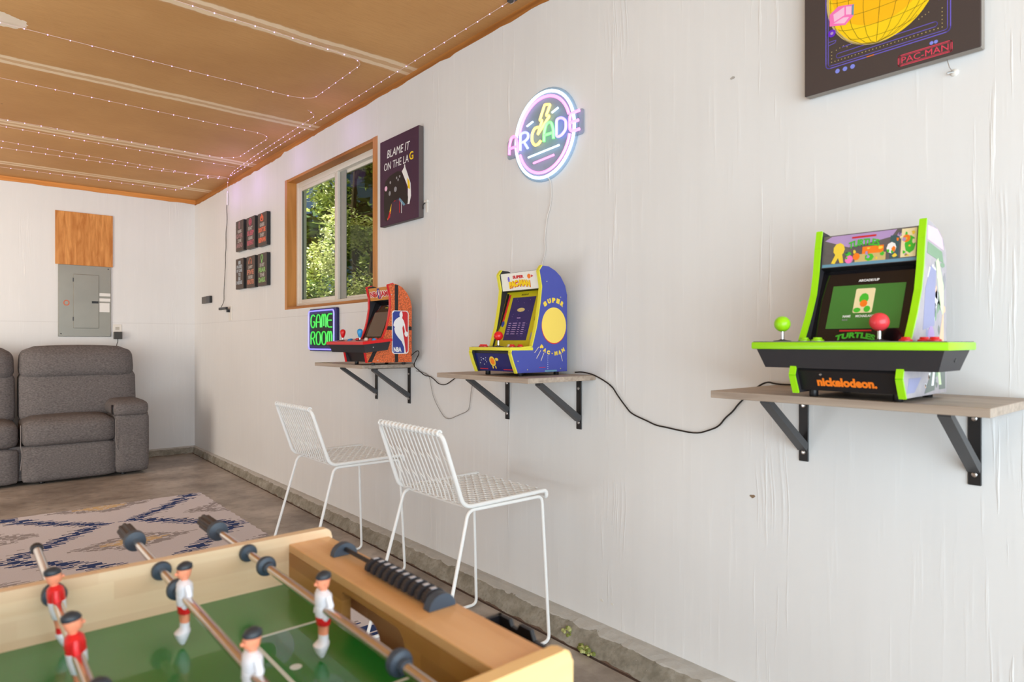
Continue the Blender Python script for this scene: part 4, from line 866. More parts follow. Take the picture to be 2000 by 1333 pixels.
flat('maze_print', F, maze, M['violet_ink'], cv, 0.0003, 0.0001)
flat('accent_print', F, [(rect(0.160, 0.0560, 0.178, 0.0580), 0), (rect(0.3438, 0.14, 0.3462, 0.17), 0)], M['orange'], cv, 0.0003, 0.0005)
dots = [(circ(0.073+0.0085*k, 0.072, 0.0012, None, 6), 0) for k in range(31)]+[(circ(0.073, 0.072+0.009*k, 0.0012, None, 6), 0) for k in range(1, 4)]+[(circ(0.328, 0.072+0.009*k, 0.0012, None, 6), 0) for k in range(1, 6)]
dots += [(circ(0.085+0.009*k, 0.100+0.003*(k % 3), 0.0011, None, 6), 0) for k in range(5)]+[(circ(0.300-0.007*k, 0.118-0.003*k, 0.0011, None, 6), 0) for k in range(4)]
flat('pellet_print', F, dots, M['tan_ink'], cv, 0.0003, 0.0001)
R_ = lambda k: (0.196+0.130*math.cos(k), 0.232+0.146*math.sin(k))
outl = [R_(2*math.pi*k/48) for k in range(48)]
flat('ball_shadow_print', F, [([(a-0.006, b-0.002) for a, b in outl], 0)], M['tan_ink'], cv, 0.0003, 0.0003)
dome = flat('ball_print', F, [(outl, 0), ([(0.196+0.128*math.cos(t)*0.93-0.004, 0.252+0.118*math.sin(t)) for t in [2*math.pi*k/40 for k in range(40)]], 1)], [M['pure_yel'], mat('amber_ink', (252, 190, 10), 0.5, var=0.03)], cv, 0.0003, 0.0006)
gr = []
for k in range(-4, 5):
    gr += line([(0.196+0.130*math.sin(k*0.33)*math.cos(t)*1.0+0.012*math.sin(t), 0.232+0.146*math.sin(t)) for t in [-1.55+0.31*j for j in range(11)]], 0.0008)
for j in range(-3, 4):
    s_ = j*0.30; gr += line([(0.196+0.128*math.cos(s_)*math.sin(t), 0.232+0.140*math.sin(s_)-0.018*math.cos(t)) for t in [-1.5+0.3*k for k in range(11)]], 0.0008)
flat('grid_print', F, gr, mat('olive_ink', (112, 92, 20), 0.5), cv, 0.0002, 0.00125)
flat('box_print', F, [([(0.068, 0.199), (0.091, 0.213), (0.130, 0.204), (0.129, 0.175), (0.109, 0.158), (0.068, 0.168)], 0), ([(0.078, 0.196), (0.106, 0.206), (0.106, 0.184), (0.080, 0.176)], 1), ([(0.110, 0.205), (0.124, 0.201), (0.123, 0.180), (0.110, 0.184)], 1), ([(0.078, 0.172), (0.104, 0.179), (0.118, 0.175), (0.106, 0.163)], 1), ([(0.125, 0.203), (0.130, 0.204), (0.129, 0.176), (0.124, 0.178)], 2)], [M['pink_ink'], M['pinklt_ink'], M['teal_ink']], cv, 0.0003, 0.0012)
flat('spark_print', F, [(circ(0.074, 0.148, 0.010, None, 16), 0), (circ(0.074, 0.148, 0.004, None, 12), 1), (circ(0.328, 0.164, 0.010, None, 16), 0), (circ(0.328, 0.164, 0.004, None, 12), 1)], [mat('deep_violet_ink', (104, 40, 200), 0.5), M['lilac_ink']], cv, 0.0003, 0.0012)
flat('dot_icons', F, [(circ(0.088+0.019*k, 0.044, 0.0058, None, 14), 0) for k in range(3)]+[(circ(0.306+0.009*k, 0.042, 0.0042, None, 12), 0) for k in range(2)], mat('periwinkle_ink', (130, 140, 230), 0.5), cv, 0.0003, 0.0001)
flat('title_frame', F, line(rrect(0.234, 0.0085, 0.348, 0.0345, 0.004), 0.0018, True)+line(rrect(0.2375, 0.0115, 0.3445, 0.0315, 0.003), 0.0010, True), mat('crimson_ink', (222, 64, 92), 0.5), cv, 0.0003, 0.0001)
text('lettering', 'PAC-MAN', F, (0.241, 0.0140, 0.341, 0.0290), mat('crimson_ink', (222, 64, 92), 0.5), cv, 0.0003, 0.0002, 0.0)
bm = BM(); lathe(bm, (CWd, -0.012, 0.125), (1, 0, 0), [(0, 0.0035), (0.003, 0.003), (0.006, 0.0015)], 8); newobj('hanging_pin', bm, M['soft_black'], cv)

# controller canvas beside the window
cv = thing('wall_canvas', 'dark purple canvas with a game controller and BLAME IT ON THE LAG', 'wall art', (-0.002, 3.201, 1.728), -math.pi/2)
CWd, CHt = 0.394, 0.464
bm = BM(); box(bm, 0, CWd, -0.030, -0.001, 0, CHt, bev=0.002, seg=1)
for f in bm.faces: f.material_index = 0 if f.calc_center_median().y < -0.028 else 1
newobj('canvas_panel', bm, [M['canvas_purple'], M['canvas_side']], cv)
F = Frame((0, -0.030, 0), (1, 0, 0), (0, 0, 1))
text('lettering', 'BLAME IT', F, (0.078, 0.362, 0.312, 0.404), M['white_ink'], cv, 0.0004, 0.0001, 0.0, 0, 0.2)
text('lettering', 'ON THE LA', F, (0.045, 0.298, 0.298, 0.338), M['white_ink'], cv, 0.0004, 0.0001, 0.0, 0, 0.1)
text('lettering', 'G', F, (0.306, 0.304, 0.344, 0.346), M['pure_yel'], cv, 0.0004, 0.0001, 0.02)
flat('paint_streaks', F, [([(0.232, 0.262), (0.262, 0.285), (0.285, 0.245), (0.318, 0.185), (0.322, 0.120), (0.305, 0.080), (0.275, 0.085), (0.290, 0.110), (0.292, 0.170)], 0), ([(0.285, 0.22), (0.310, 0.195), (0.312, 0.155), (0.292, 0.165)], 1), ([(0.098, 0.100), (0.128, 0.128), (0.118, 0.060), (0.080, 0.030)], 1), ([(0.090, 0.060), (0.118, 0.075), (0.110, 0.040), (0.082, 0.026)], 2),
    ([(0.200, 0.118), (0.212, 0.130), (0.270, 0.085), (0.25, 0.080)], 3), (rect(0.206, 0.050, 0.211, 0.115), 2), (rect(0.226, 0.045, 0.230, 0.105), 0), (rect(0.120, 0.118, 0.165, 0.128), 2), (circ(0.26, 0.275, 0.006, 0.020, 8), 0)], [M['white_ink'], M['pure_yel'], M['red_ink'], M['teal_ink']], cv, 0.0004, 0.0001)
flat('controller_print', F, [([(0.050, 0.205), (0.062, 0.240), (0.110, 0.262), (0.190, 0.272), (0.226, 0.262), (0.262, 0.205), (0.294, 0.118), (0.290, 0.085), (0.268, 0.084), (0.212, 0.128), (0.170, 0.124), (0.128, 0.114), (0.094, 0.052), (0.072, 0.022), (0.052, 0.035), (0.045, 0.110)], 0)], M['black_ink'], cv, 0.0004, 0.0007)
flat('controller_buttons', F, [(circ(0.068, 0.200, 0.014, None, 14), 0), (circ(0.168, 0.180, 0.014, None, 14), 1), (circ(0.108, 0.168, 0.011, 0.013, 8), 1), (circ(0.196, 0.225, 0.007, None, 10), 1), (circ(0.212, 0.240, 0.007, None, 10), 1), (circ(0.180, 0.238, 0.007, None, 10), 1), (circ(0.115, 0.225, 0.008, None, 10), 1)], [M['pinklt_ink'], M['grey_ink']], cv, 0.0004, 0.0012)
t = thing('wall_hook', 'small white adhesive hook on the wall beside the purple canvas', 'hook', (0, 2.778, 1.800))
bm = BM(); box(bm, -0.012, 0, -0.016, 0.012, 0.0, 0.012, bev=0.002); box(bm, -0.004, 0, -0.008, 0.008, -0.05, 0.0, bev=0.001); newobj('hook_body', bm, M['white_plastic'], t)
bm = BM(); tube(bm, smooth_path([(-0.008, 0.008, 0.0), (-0.012, 0.02, -0.01), (-0.012, 0.018, -0.03)]), 0.0025, 6); newobj('wire_end', bm, M['black_wire'], t)

# six small signs
SG = [  # (y left, y right, z0, z1, lines, accent rgb, label)
 (5.638, 5.430, 1.848, 2.098, 'WARNING|GAMER|ZONE|AHEAD', (158, 118, 120), 'small grey sign with faded mauve words, upper left of the six', 0),
 (5.373, 5.165, 1.840, 2.090, 'EAT|SLEEP|GAME|REPEAT', (190, 92, 108), 'small grey sign with pink words, upper middle of the six', 1),
 (5.115, 4.905, 1.832, 2.084, 'GAMERS|DON\'T DIE|THEY|RESPAWN', (236, 118, 84), 'small grey sign with bright orange words, upper right of the six', 2),
 (5.638, 5.430, 1.535, 1.785, 'I|PAUSED|MY GAME|TO|BE|HERE', (168, 178, 186), 'small grey sign with pale grey words only, lower left of the six', 3),
 (5.373, 5.165, 1.530, 1.780, 'JUST|FIVE|MORE|MINUTES', (196, 124, 100), 'small grey sign with a headphones symbol, lower middle of the six', 4),
 (5.115, 4.905, 1.528, 1.776, 'DO NOT|FEAR|THE|DARK', (140, 186, 110), 'small grey sign with green words and a bulb, lower right of the six', 5)]
for yl, yr, z0, z1, words, acc, lab, k in SG:
    t = thing('small_sign', lab, 'sign', (-0.002, yl, z0), -math.pi/2, 'small gamer signs beside the window'); w = 0.186; h = z1-z0
    bm = BM(); box(bm, 0, w, -0.030, 0, 0, h, bev=0.002, seg=1)
    for f in bm.faces: f.material_index = 0 if f.calc_center_median().y < -0.028 else 1
    newobj('board', bm, [M['sign_grey'], M['black']], t)
    F = Frame((0, -0.030, 0), (1, 0, 0), (0, 0, 1)); am = mat('sign_accent_%s' % 'abcdef'[k], acc, 0.6)
    ws = words.split('|'); n = len(ws); topz = h*0.70 if n == 4 else h*0.92; hh = topz-0.02; y = topz
    for i, wd in enumerate(ws):
        big = (i % 2 == 1) if n == 4 else False
        lh = hh/n*(1.15 if big else 0.85)*(1.0 if n == 4 else 1.1)
        ww = w*(0.80 if big else 0.52) if n == 4 else w*(0.3 if len(wd) < 3 else 0.72)
        text('lettering', wd, F, (w/2-ww/2, y-lh*0.86, w/2+ww/2, y), am if big or n == 6 else mat('muted_white_ink', (178, 172, 166), 0.6), t, 0.0004, 0.0002, 0.05); y -= lh
    if n == 4:
        c = (w/2, h*0.84); ic = BM()
        if k == 4: P_ = [F.p(c[0]+0.026*math.cos(a), c[1]-0.005+0.028*math.sin(a), 0.001) for a in [0.0+0.3*j for j in range(11)]]; tube(ic, P_, 0.004, 6); tube(ic, [P_[0], P_[0]+Vector((0, 0, -0.02))], 0.007, 6); tube(ic, [P_[-1], P_[-1]+Vector((0, 0, -0.02))], 0.007, 6)
        elif k == 5: tube(ic, [F.p(a, b, 0.001) for a, b in circ(c[0], c[1]+0.006, 0.020, 0.022, 16)], 0.004, 6, closed=True); tube(ic, [F.p(c[0], c[1]-0.018, 0.001), F.p(c[0], c[1]-0.034, 0.001)], 0.007, 6)
        elif k == 2: tube(ic, [F.p(a, b, 0.001) for a, b in rrect(c[0]-0.024, c[1]-0.020, c[0]+0.024, c[1]+0.012, 0.008)], 0.005, 6, closed=True); tube(ic, [F.p(c[0], c[1]-0.004, 0.001), F.p(c[0], c[1]+0.030, 0.001)], 0.005, 6)
        elif k == 1: tube(ic, [F.p(a, b, 0.001) for a, b in circ(c[0], c[1], 0.026, 0.026, 14)], 0.005, 6, closed=True); tube(ic, [F.p(c[0]-0.02, c[1]-0.02, 0.001), F.p(c[0]+0.02, c[1]+0.02, 0.001)], 0.004, 6); tube(ic, [F.p(c[0]+0.02, c[1]-0.02, 0.001), F.p(c[0]-0.02, c[1]+0.02, 0.001)], 0.004, 6)
        else: tube(ic, [F.p(a, b, 0.001) for a, b in circ(c[0], c[1], 0.014, 0.028, 12)], 0.004, 6, closed=True)
        newobj('symbol', ic, am, t)

# ================================================================ FIXTURES ON THE WALLS
# electrical panel and plywood square on the back wall
t = thing('electrical_panel', 'grey metal breaker panel on the back wall above the sofa', 'electrical panel', (-0.922, 7.0, 1.147))
bm = BM(); box(bm, -0.201, 0.201, -0.014, -0.001, 0.0, 0.642, bev=0.003, seg=1); newobj('cover', bm, M['panel_metal'], t)
bm = BM(); box(bm, -0.090, 0.106, -0.022, -0.0135, 0.075, 0.560, bev=0.003, seg=1); dr = newobj('door', bm, M['panel_metal'], t)
bm = BM(); box(bm, 0.050, 0.102, -0.026, -0.021, 0.302, 0.322, bev=0.001, seg=1); newobj('latch', bm, M['black'], dr)
for z in (0.14, 0.49):
    bm = BM(); box(bm, -0.094, -0.086, -0.024, -0.0135, z, z+0.035); newobj('hinge', bm, M['grey_metal'], dr)
for z0, z1 in ((0.370, 0.398), (0.322, 0.350), (0.225, 0.308)):
    bm = BM(); box(bm, 0.110, 0.196 if z1 > 0.32 else 0.190, -0.0155, -0.014, z0, z1); newobj('paper_label', bm, M['paper'], t)
flat('stamp', Frame((-0.14, -0.0142, 0.30), (1, 0, 0), (0, 0, 1)), line(circ(0, 0, 0.020, 0.022, 9), 0.008, True), M['red_stamp'], t, 0.0005)
for x, z in ((-0.18, 0.025), (0.18, 0.62)):
    bm = BM(); lathe(bm, (x, -0.014, z), (0, -1, 0), [(0, 0.006), (0.002, 0.005), (0.003, 0.002)], 12); newobj('screw', bm, M['grey_metal'], t)
bm = BM(); box(bm, -1.144, -0.706, 6.988, 6.9995, 1.789, 2.262); tag(newobj('plywood_board', bm, M_ply), 'square of bare orange plywood fixed above the breaker panel', 'board')
t = thing('wall_outlet', 'white outlet plate on the back wall right of the breaker panel', 'outlet', (-0.668, 7.0, 1.205))
bm = BM(); box(bm, -0.035, 0.035, -0.005, -0.0005, -0.055, 0.055, bev=0.002); newobj('cover_plate', bm, M['white_plastic'], t)
bm = BM(); box(bm, -0.016, 0.016, -0.007, -0.004, 0.005, 0.033, bev=0.002); newobj('socket', bm, mat('grey_socket', (190, 184, 172), 0.5), t)
t = thing('power_adapter', 'black power adapter plugged in above the sofa', 'power adapter', (-0.668, 6.994, 1.130))
bm = BM(); box(bm, -0.033, 0.033, -0.045, 0.0, -0.005, 0.062, bev=0.004); newobj('adapter_body', bm, mat('adapter_grey', (56, 54, 50), 0.45), t)
bm = BM(); tube(bm, smooth_path([(0, -0.02, -0.003), (0, -0.02, -0.03), (-0.01, -0.02, -0.06), (-0.02, -0.02, -0.14), (-0.05, -0.02, -0.30)]), 0.003, 6); newobj('cord', bm, M['black_wire'], t)
# double switch and outlet near the corner on the side wall
t = thing('wall_switch', 'small dark two-gang device low on the side wall near the corner', 'wall device', (0, 6.525, 1.495))
bm = BM(); box(bm, -0.022, -0.0005, 0.0, 0.150, -0.032, 0.032, bev=0.003); newobj('grey_half', bm, mat('device_grey', (88, 82, 76), 0.5), t)
bm = BM(); box(bm, -0.024, -0.0005, -0.115, -0.001, -0.032, 0.032, bev=0.003); newobj('black_half', bm, M['black'], t)
t = thing('wall_outlet', 'white outlet plate seen edge-on on the side wall below the small signs', 'outlet', (0, 5.87, 1.345))
bm = BM(); box(bm, -0.008, -0.0005, -0.04, 0.04, -0.062, 0.062, bev=0.002); newobj('cover_plate', bm, M['white_plastic'], t)
bm = BM(); box(bm, -0.030, -0.008, 0.0, 0.03, 0.01, 0.035, bev=0.002); newobj('plug', bm, M['black'], t)
t = thing('light_plug_cord', 'black corded plug of the string lights hanging by the corner', 'cord', (0, 5.96, 1.39))
bm = BM(); box(bm, -0.05, -0.03, -0.11, 0.09, -0.012, 0.010, bev=0.003); newobj('plug_body', bm, M['black'], t)
pts = [(-0.012, -0.03, 0.94), (-0.014, -0.02, 0.87)]
for k in range(12): pts.append((-0.012, -0.02+0.095*k/12+random.uniform(-0.014, 0.014), 0.80-0.80*k/12))
pts.append((-0.035, 0.075, 0.008))
bm = BM(); tube(bm, smooth_path(pts), 0.0028, 6); newobj('cord', bm, M['black_wire'], t)
bm = BM(); tube(bm, [(-0.012, -0.03, 0.90), (-0.012, -0.03, 1.005)], 0.008, 8); newobj('connector', bm, M['white_plastic'], t)
# clip on the ceiling at the top of the light string
t = thing('ceiling_bracket', 'small metal bracket on the ceiling where the lights begin', 'bracket', (-0.070, 2.035, CZ))
bm = BM(); box(bm, -0.012, 0.012, -0.02, 0.02, -0.016, -0.0005, bev=0.002); newobj('bracket_body', bm, M['grey_metal'], t)
bm = BM(); tube(bm, smooth_path([(0, -0.012, -0.014), (0.006, -0.004, -0.02), (0.0, 0.012, -0.022)]), 0.002, 6); newobj('wire_loop', bm, M['steel'], t)
# plaster picture anchor under the big canvas
t = thing('wall_anchor', 'white plaster anchor with a bent wire below the large canvas', 'wall anchor', (0, 0.500, 1.738))
bm = BM(); lathe(bm, (0, 0, 0), (-1, 0, 0), [(0, 0.009), (0.003, 0.008), (0.005, 0.005), (0.006, 0.001)], 14); newobj('anchor', bm, M['white_plastic'], t, True)
bm = BM(); tube(bm, [(-0.008, 0.002, 0.002), (-0.016, 0.006, 0.010), (-0.014, 0.012, 0.034)], 0.0008, 5); tube(bm, [(-0.008, 0.0, 0.0), (-0.018, 0.010, -0.003)], 0.002, 6); newobj('wire', bm, M['steel'], t)
# chips and spackle spots
def chip(y, z, s, m, label, cat='mark'):
    bm = BM(); n = 9; extr(bm, [(-0.0012, y+s*random.uniform(.5, 1)*math.cos(2*math.pi*k/n), z+s*0.6*random.uniform(.5, 1)*math.sin(2*math.pi*k/n)) for k in range(n)], (0.0011, 0, 0)); return tag(newobj('wall_chip', bm, m), label, cat)
chip(1.015, 0.641, 0.011, mat('chip_brown', (140, 116, 92), 0.8), 'small brown chip in the wall paint below the right shelf')
chip(1.079, 1.904, 0.010, mat('chip_grey', (176, 170, 164), 0.8), 'small grey dent in the wall left of the large canvas')
chip(1.610, 0.152, 0.010, M['white_plastic'], 'left white spackle spot low on the wall above the kerb'); chip(1.560, 0.152, 0.009, M['white_plastic'], 'right white spackle spot low on the wall above the kerb')

# ================================================================ STRING LIGHTS
led_bm = BM(); ball(led_bm, (0, 0, 0), 0.0027, 0, 8); led_me = bpy.data.meshes.new('light_bulb'); led_bm.to_mesh(led_me); led_bm.free(); led_me.materials.append(G['led'])
M_lw = mat('led_wire', (226, 196, 186), 0.4, var=0.02)
def strand(label, paths, z=CZ-0.010, cap=100):
    t = thing('string_lights', label, 'string lights', (0, 0, 0), group='violet string lights on the ceiling'); bm = BM(); n = 0; extra = BM(); ne = 0
    for P_ in paths:
        q = [Vector((p[0], p[1], p[2] if len(p) > 2 else z)) for p in P_]
        q = fillet(q, 0.05); tube(bm, q, 0.0013, 5)
        acc = 0.04
        for a, b in zip(q, q[1:]):
            L_ = (b-a).length; s = 0.086-acc if False else None
            while acc <= L_:
                p = a+(b-a)*(acc/L_)+Vector((0, 0, -0.001))
                if n < cap: o = bpy.data.objects.new('light_bulb', led_me); COL.objects.link(o); o.location = p; o.parent = t; n += 1
                else: ball(extra, p, 0.0036, 0, 6); ne += 1
                acc += 0.086
            acc -= L_
    newobj('wire', bm, M_lw, t)
    if ne: o = newobj('light_bulbs', extra, G['led'], t); o['kind'] = 'stuff'
    else: extra.free()
    return t
strand('violet string lights in the loop nearest the camera and along the wall edge', [[(-2.3, 3.60), (-1.63, 3.633), (-0.331, 3.652), (-0.239, 3.604), (-0.248, 2.995), (-0.317, 2.952), (-1.124, 2.932), (-1.9, 2.92)], [(-0.070, 2.059), (-0.062, 3.2), (-0.055, 4.4), (-0.045, 5.755)]])
strand('violet string lights in the middle loop of the ceiling', [[(-2.2, 4.37), (-1.628, 4.393), (-0.228, 4.434), (-0.172, 4.50), (-0.176, 5.126), (-0.279, 5.214), (-1.597, 5.199), (-2.2, 5.19)], [(-0.19, 3.80), (-0.112, 3.86), (-0.095, 5.0), (-0.075, 5.55), (-0.05, 5.75)]])
strand('violet string lights on the ceiling nearest the back wall', [[(-2.2, 5.37), (-1.59, 5.37), (-0.10, 5.42)], [(-2.2, 5.75), (-1.575, 5.768), (-0.062, 5.888)], [(-2.2, 5.96), (-1.567, 5.965), (-0.55, 5.93), (-0.038, 5.80), (-0.010, 5.93, CZ-0.02), (-0.010, 5.93, 2.40)], [(-2.2, 6.63), (-1.541, 6.628), (-0.246, 6.593), (-0.213, 6.256), (-0.205, 5.95), (-0.05, 5.83)]])
for gy, ge in ((3.6, 0.25), (4.4, 0.32), (5.2, 0.42), (5.75, 0.48)):
    lt = bpy.data.lights.new('string_light_glow', 'POINT'); lt.energy = ge; lt.color = (0.58, 0.32, 1.0); lt.shadow_soft_size = 0.12
    lo = bpy.data.objects.new('string_light_glow', lt); COL.objects.link(lo); lo.location = (-0.16, gy, CZ-0.16)

# ================================================================ BAR STOOLS
def make_stool(label, loc):
    t = thing('bar_stool', label, 'bar stool', loc, -math.pi/2, 'white wire bar stools')
    # local: +y towards the wall, x across; origin = floor under the seat
    HW = 0.205; ZS = 0.548
    rear, front = -0.175, 0.195       # seat extents in y
    for s in (-1, 1):                  # closed sled loops
        x = s*(HW-0.002); q = fillet([(x, rear+0.02, ZS-0.014), (x+s*0.004, front-0.02, ZS-0.014), (x+(0.022 if s > 0 else -0.010), front-0.000, 0.0065), (x+(0.034 if s > 0 else -0.010), rear-0.135, 0.0065)], 0.026, True, 6)
        bm = BM(); tube(bm, q, 0.0062, 10, closed=True); newobj('leg_frame', bm, M['white_metal'], t, True)
    for y in (rear+0.045, front-0.035):
        bm = BM(); tube(bm, [(-HW+0.002, y, ZS-0.016), (HW-0.002, y, ZS-0.016)], 0.005, 8); newobj('cross_bar', bm, M['white_metal'], t, True)
    # seat and back outline tube
    bt = (-0.262, 0.800)     # top of the back (y, z)
    prof = lambda x: [(x, bt[0], bt[1]), (x, rear-0.030, ZS+0.06), (x, rear+0.03, ZS), (x, front, ZS+0.004), (x, front+0.006, ZS-0.022)]
    q = [(-HW, front+0.006, ZS-0.022), (-HW, front+0.002, ZS+0.004), (-HW, rear, ZS), (-HW, bt[0], bt[1]), (HW, bt[0], bt[1]), (HW, rear, ZS), (HW, front+0.002, ZS+0.004), (HW, front+0.006, ZS-0.022)]
    bm = BM(); tube(bm, fillet(q, 0.035, True, 6), 0.0078, 10, closed=True); newobj('outline_frame', bm, M['white_metal'], t, True)
    n = 16; dx = (2*HW-0.03)/(n-1); bmB = BM(); bmS = BM()
    B0 = Vector((0, rear+0.012, ZS+0.004)); B1 = Vector((0, bt[0], bt[1]))
    for i in range(n):
        x = -HW+0.015+i*dx
        tube(bmB, [(x, B0.y, B0.z), (x, B0.y-0.010, B0.z+0.03), (x, B1.y, B1.z)], 0.0024, 6)
        # wrapped end over the top rail
        tube(bmB, [(x, B1.y+0.009*math.cos(a), B1.z+0.009*math.sin(a)) for a in [0.7*k for k in range(9)]], 0.0037, 6)
        # zigzag seat wire
        pts = []; m = 21
        for k in range(m+1):
            y = rear+0.012+(front-rear-0.012)*k/m; off = dx*0.62*(1 if (k//1+i) % 2 == 0 else -1)
            pts += [(min(HW-0.004, max(-HW+0.004, x+off)), y-0.005, ZS+0.003), (min(HW-0.004, max(-HW+0.004, x+off)), y+0.005, ZS+0.003)]
        tube(bmS, pts, 0.0025, 5)
    for i in range(n-1):   # short diagonal ties between the back wires
        x = -HW+0.015+i*dx
        for f in (0.36, 0.70):
            ff = f+(0.04 if i % 2 else -0.02)
            a = B0.lerp(B1, ff); b = B0.lerp(B1, ff-0.10)
            if i % 2 == 0: tube(bmB, [(x, a.y, a.z), (x+dx, b.y, b.z)], 0.0020, 5)
    newobj('back_wires', bmB, M['white_metal'], t, True); newobj('seat_wires', bmS, M['white_metal'], t, True)
    return t
st = make_stool('white wire bar stool nearer the camera, in front of the middle shelf', (-0.352, 1.950, 0.004))
s2 = copy_tree(st); s2.location = (-0.368, 2.930, 0.004); s2['label'] = 'white wire bar stool farther from the camera, under the basketball machine'

# ================================================================ SOFA
def cushion(name, parent, x0, x1, y0, y1, z0, z1, r=0.05, puff=0.02, lean=0.0, m=None, taper=0.0):
    bm = BM(); bmesh.ops.create_cube(bm, size=1.0); bmesh.ops.subdivide_edges(bm, edges=bm.edges, cuts=7, use_grid_fill=True)
    cx, cy, cz = (x0+x1)/2, (y0+y1)/2, (z0+z1)/2; hx, hy, hz = (x1-x0)/2, (y1-y0)/2, (z1-z0)/2
    for v in bm.verts:
        p = [v.co.x*2, v.co.y*2, v.co.z*2]; H = (hx, hy, hz)
        q = [p[i]*H[i] for i in range(3)]; inner = [max(-(H[i]-r), min(H[i]-r, q[i])) for i in range(3)]
        d = Vector([q[i]-inner[i] for i in range(3)])
        if d.length > 1e-6: d = d.normalized()*min(r, d.length) if d.length > r else d
        w = Vector(inner)+d
        bul = (1-abs(p[0])**2)*(1-abs(p[2])**2)
        if p[1] < -0.99: w.y -= puff*bul
        w.z += puff*0.8*(1-p[0]**2)*(1-p[1]**2)*(1 if p[2] > 0.99 else 0)
        w.x *= 1-taper*(p[2]+1)/2
        w.y += lean*(w.z+hz)
        v.co = (cx+w.x, cy+w.y, cz+w.z)
    o = newobj(name, bm, m or M['fabric'], parent, True, 3.0)
    return o
sf = thing('sofa', 'charcoal grey fabric reclining sofa against the back wall', 'sofa', (0, 0, 0))
bm = BM(); box(bm, -2.95, -0.60, 6.22, 6.90, 0.035, 0.30, bev=0.01); newobj('base', bm, M['fabric'], sf)
bm = BM()
for x in (-0.75, -1.30, -1.9, -2.8):
    for y in (6.24, 6.86): lathe(bm, (x, y, 0), (0, 0, 1), [(0, 0.018), (0.005, 0.02), (0.036, 0.02)], 12)
newobj('glides', bm, M['black'], sf)
def seat(x0, x1, dy=0.0, dz=0.0):
    cushion('footrest_panel', sf, x0, x1, 6.155+dy, 6.40, 0.018, 0.300+dz, 0.035, 0.010)
    cushion('seat_cushion', sf, x0, x1, 6.140+dy, 6.66, 0.285, 0.500+dz, 0.065, 0.020)
    xb = x1 if x1 < -1 else -0.592
    cushion('back_cushion', sf, x0+0.004, xb, 6.51, 6.76, 0.440, 0.86, 0.06, 0.022, 0.14, taper=0.0)
    cushion('headrest', sf, x0+0.002, xb-(0.0 if x1 < -1 else 0.012), 6.530, 6.80, 0.790, 1.056+dz, 0.085, 0.022, 0.10, taper=0.03)
seat(-1.430, -0.805)
seat(-2.060, -1.448, 0.012, -0.012); seat(-2.690, -2.078)
for xa, xb in ((-0.828, -0.562), (-2.96, -2.70)):
    cushion('armrest', sf, xa, xb, 6.135, 6.80, 0.016, 0.530, 0.05, 0.008)
    cushion('armrest_pad', sf, xa-0.012 if xa > -1 else xa, xb-0.01, 6.120, 6.72, 0.480, 0.612, 0.055, 0.010)
bm = BM(); box(bm, -0.843, -0.838, 6.16, 6.20, 0.505, 0.585, bev=0.002); newobj('recline_switch_plate', bm, M['grip'], sf)
for x in (-0.822, -1.439):
    bm = BM(); tube(bm, [(x, 6.128, 0.47), (x, 6.120, 0.40), (x, 6.126, 0.32), (x+0.01, 6.135, 0.24), (x+(0.06 if x > -1 else 0), 6.143, 0.13)], 0.003, 6); newobj('piping', bm, M['piping'], sf, True)

